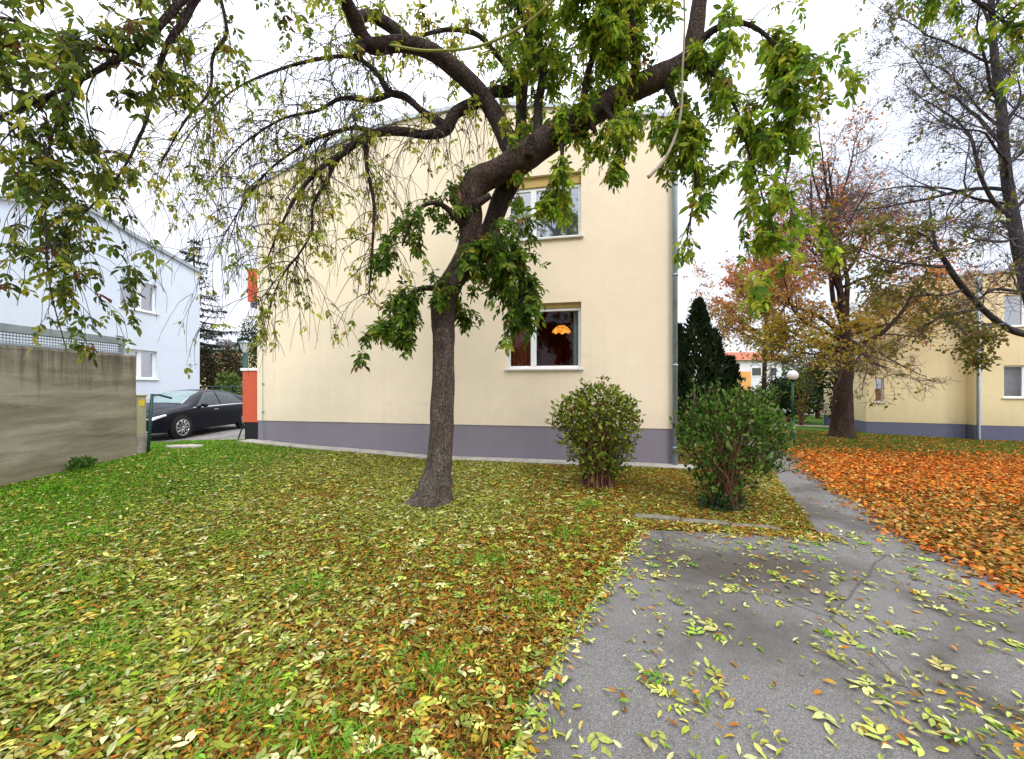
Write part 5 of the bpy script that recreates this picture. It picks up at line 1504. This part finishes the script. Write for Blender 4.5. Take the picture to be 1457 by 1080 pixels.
# drift along the lawn edge and along the kerb
ye = rng.uniform(1.0, 4.4, 1700); X = np.concatenate([X, xline(PAD_L, ye) + np.abs(rng.normal(0, .09, 1700)) - .05]); Y = np.concatenate([Y, ye])
kx = rng.uniform(1.4, 3.4, 1900); X = np.concatenate([X, kx]); Y = np.concatenate([Y, 4.72 - (kx - 1.5) * .27 - np.abs(rng.normal(0, .13, 1900))])
m_ = on_pad(X, Y) | ((Y > 4.3) & (Y < 4.8) & (X < 3.5)); X, Y = X[m_], Y[m_]; n = len(X)
isb = rng.random(n) < np.where(Y > 4.05, .55, .17)
C = np.where(isb[:, None], pick(n, BROWN, (4, 3, 3, 2, 2)), pick(n, PALE + GREEN, (4, 4, 3, 2, 1, 1.2, 1, 1)))
tag(lay('path_leaves', X, Y, C, rng.uniform(.026, .07, n), tilt=.35, lift=(.016, .035)), 'scattered yellow green leaves lying on the asphalt')
cen = cen[rng.random(len(cen)) < .9]
X = np.concatenate([cen[:, 0], cen[:, 0]]) + rng.normal(0, .1, 2 * len(cen)); Y = np.concatenate([cen[:, 1], cen[:, 1]]) + rng.normal(0, .1, 2 * len(cen))
m_ = on_pad(X, Y); rosettes('compound_path_leaves', X[m_], Y[m_], [(.22, .34, .04), (.40, .43, .09), (.13, .26, .025), (.46, .45, .16)], (2, 3, 1, 2), (.07, .14), 'whole pinnate leaves lying on the asphalt', (.016, .03))

# orange leaves over the right lawn
X, Y = scatter(470000, 3.8, 24, 1.2, 17.5, on_right)
dens = np.interp(Y - .10 * (X - 10), [2, 9.6, 10.8, 12, 17], [.95, 1, .45, .10, .05]) * (1 - .35 * sstep(vnoise(X, Y, 1.4, 31), .2, .7) * (1 - sstep(Y, 6.5, 8.5)))
m_ = rng.random(len(X)) < dens * np.interp(Y, [2, 6, 12], [1, .8, .55]); X, Y = X[m_], Y[m_]; n = len(X)
org = sstep(Y + .35 * vnoise(X, Y, 1.1, 5), 4.0, 8.0)[:, None]
ORANGE = [(.58, .135, .010), (.66, .20, .018), (.44, .08, .008), (.62, .30, .07), (.30, .07, .010)]
OLIVE = [(.34, .19, .035), (.26, .17, .025), (.42, .19, .04), (.18, .085, .02), (.46, .34, .12)]
C = pick(n, ORANGE, (4, 4, 3, 2, 2), .25); C2 = pick(n, OLIVE, (4, 3, 3, 3, 1.5), .25)
C = np.where(rng.random((n, 1)) < org * .60 + .16, C, C2)
S = rng.uniform(.04, .085, n)
near = Y < 6.5
tag(lay('orange_leaves', X[near], Y[near], C[near], S[near], wl=(.5, .8)), 'rust and olive fallen leaves beside the path')
tag(lay('orange_leaves', X[~near], Y[~near], C[~near], S[~near], wl=(.55, .9), lo=True), 'bright orange fallen leaves under the autumn tree')
print('orange', n)
ye = rng.uniform(2.6, 11, 1500); xe = np.where(ye < gpt(1290, 765)[1], xline(PAD_R, ye), xline(PATH_R, ye)) - np.abs(rng.normal(0, .14, 1500)) + .05
lay('path_edge_leaves', xe, ye, np.where(rng.random((1500, 1)) < .5, pick(1500, ORANGE, (3, 3, 3, 2, 2)), pick(1500, OLIVE, (3, 3, 3, 3, 2))), rng.uniform(.04, .08, 1500), wl=(.5, .8), lift=(.016, .03))['label'] = 'rust leaves spilling over the right edge of the path'


# grass blades
def blades(name, X, Y, hgt, pal, wts, label, w_=.0045):
    n = len(X); a_ = rng.uniform(0, 6.28, n)
    P = np.stack([X, Y, zg(X, Y) - .005], -1); D = np.stack([np.cos(a_) * .55, np.sin(a_) * .55, np.ones(n)], -1) + rng.normal(0, .25, (n, 3)); D = unit(D)
    S = unit(np.stack([-np.sin(a_), np.cos(a_), np.zeros(n)], -1)); h = rng.uniform(*hgt, n)
    ww = w_ * np.interp(Y, [1, 4, 10], [.8, 1.3, 2.2])[:, None]
    b0, b1 = P - S * ww, P + S * ww; md = P + D * (h * .6)[:, None]; tp_ = P + D * h[:, None] + np.stack([np.cos(a_), np.sin(a_), -.5 * np.ones(n)], -1) * (h * .35)[:, None]
    V = np.stack([b0, b1, md + S * ww * .7, md - S * ww * .7, tp_], 1).reshape(-1, 3); i = np.arange(n)[:, None] * 5
    C = np.repeat(pick(n, pal, wts), 5, 0)
    o = link(name, V, [i + np.array([[0, 1, 2, 3]]), i + np.array([[3, 2, 4]])], M['blade'], None, False, C)
    return tag(o, label, kind='stuff')


GP = [(.11, .31, .012), (.17, .39, .02), (.07, .20, .01), (.20, .26, .04), (.24, .20, .06)]
X, Y = scatter(420000, -8.4, 5.2, .7, 10.85, on_lawn)
gd = np.clip(1.15 - .95 * cover(X, Y) + .25 * vnoise(X, Y, 2.2, 41), .10, 1); m_ = rng.random(len(X)) < gd; X, Y = X[m_], Y[m_]
blades('grass', X, Y, (.025, .06), GP, (4, 4, 3, 1.5, .6), 'short green grass between the fallen leaves')
print('grass', len(X))
tc_ = np.array([(-.55, 1.62), (-.9, 1.75), (-2.6, 2.5), (-2.2, 2.2), (-3.4, 3.2), (-1.6, 3.1), (-.2, 3.6), (.2, 2.9), (-2.9, 4.1), (-4.5, 4.2), (-.45, 2.2), (-1.3, 2.0), (.6, 4.2), (1.0, 5.2), (-6.9, 5.0), (-6.6, 5.6), (-7.2, 6.6)])
k = 240; X = np.repeat(tc_[:, 0], k) + rng.normal(0, .13, len(tc_) * k); Y = np.repeat(tc_[:, 1], k) + rng.normal(0, .11, len(tc_) * k); m_ = on_lawn(X, Y)
blades('grass_tufts', X[m_], Y[m_], (.05, .12), GP, (4, 5, 2, 1, .2), 'taller green grass tufts standing out of the leaf litter', .004)
X, Y = scatter(200000, 3.8, 24, 2.4, 18, on_right)
gd = np.clip(.10 + .35 * sstep(vnoise(X, Y, 1.4, 31), .1, .6) * (1 - sstep(Y, 6.5, 8.5)) + .65 * sstep(Y - .1 * (X - 10), 9.8, 11.6), 0, 1); m_ = rng.random(len(X)) < gd; X, Y = X[m_], Y[m_]
blades('grass', X, Y, (.025, .06), [(.10, .16, .02), (.14, .18, .03), (.07, .11, .015), (.2, .17, .04)], (3, 3, 3, 2), 'olive green grass between the orange leaves')
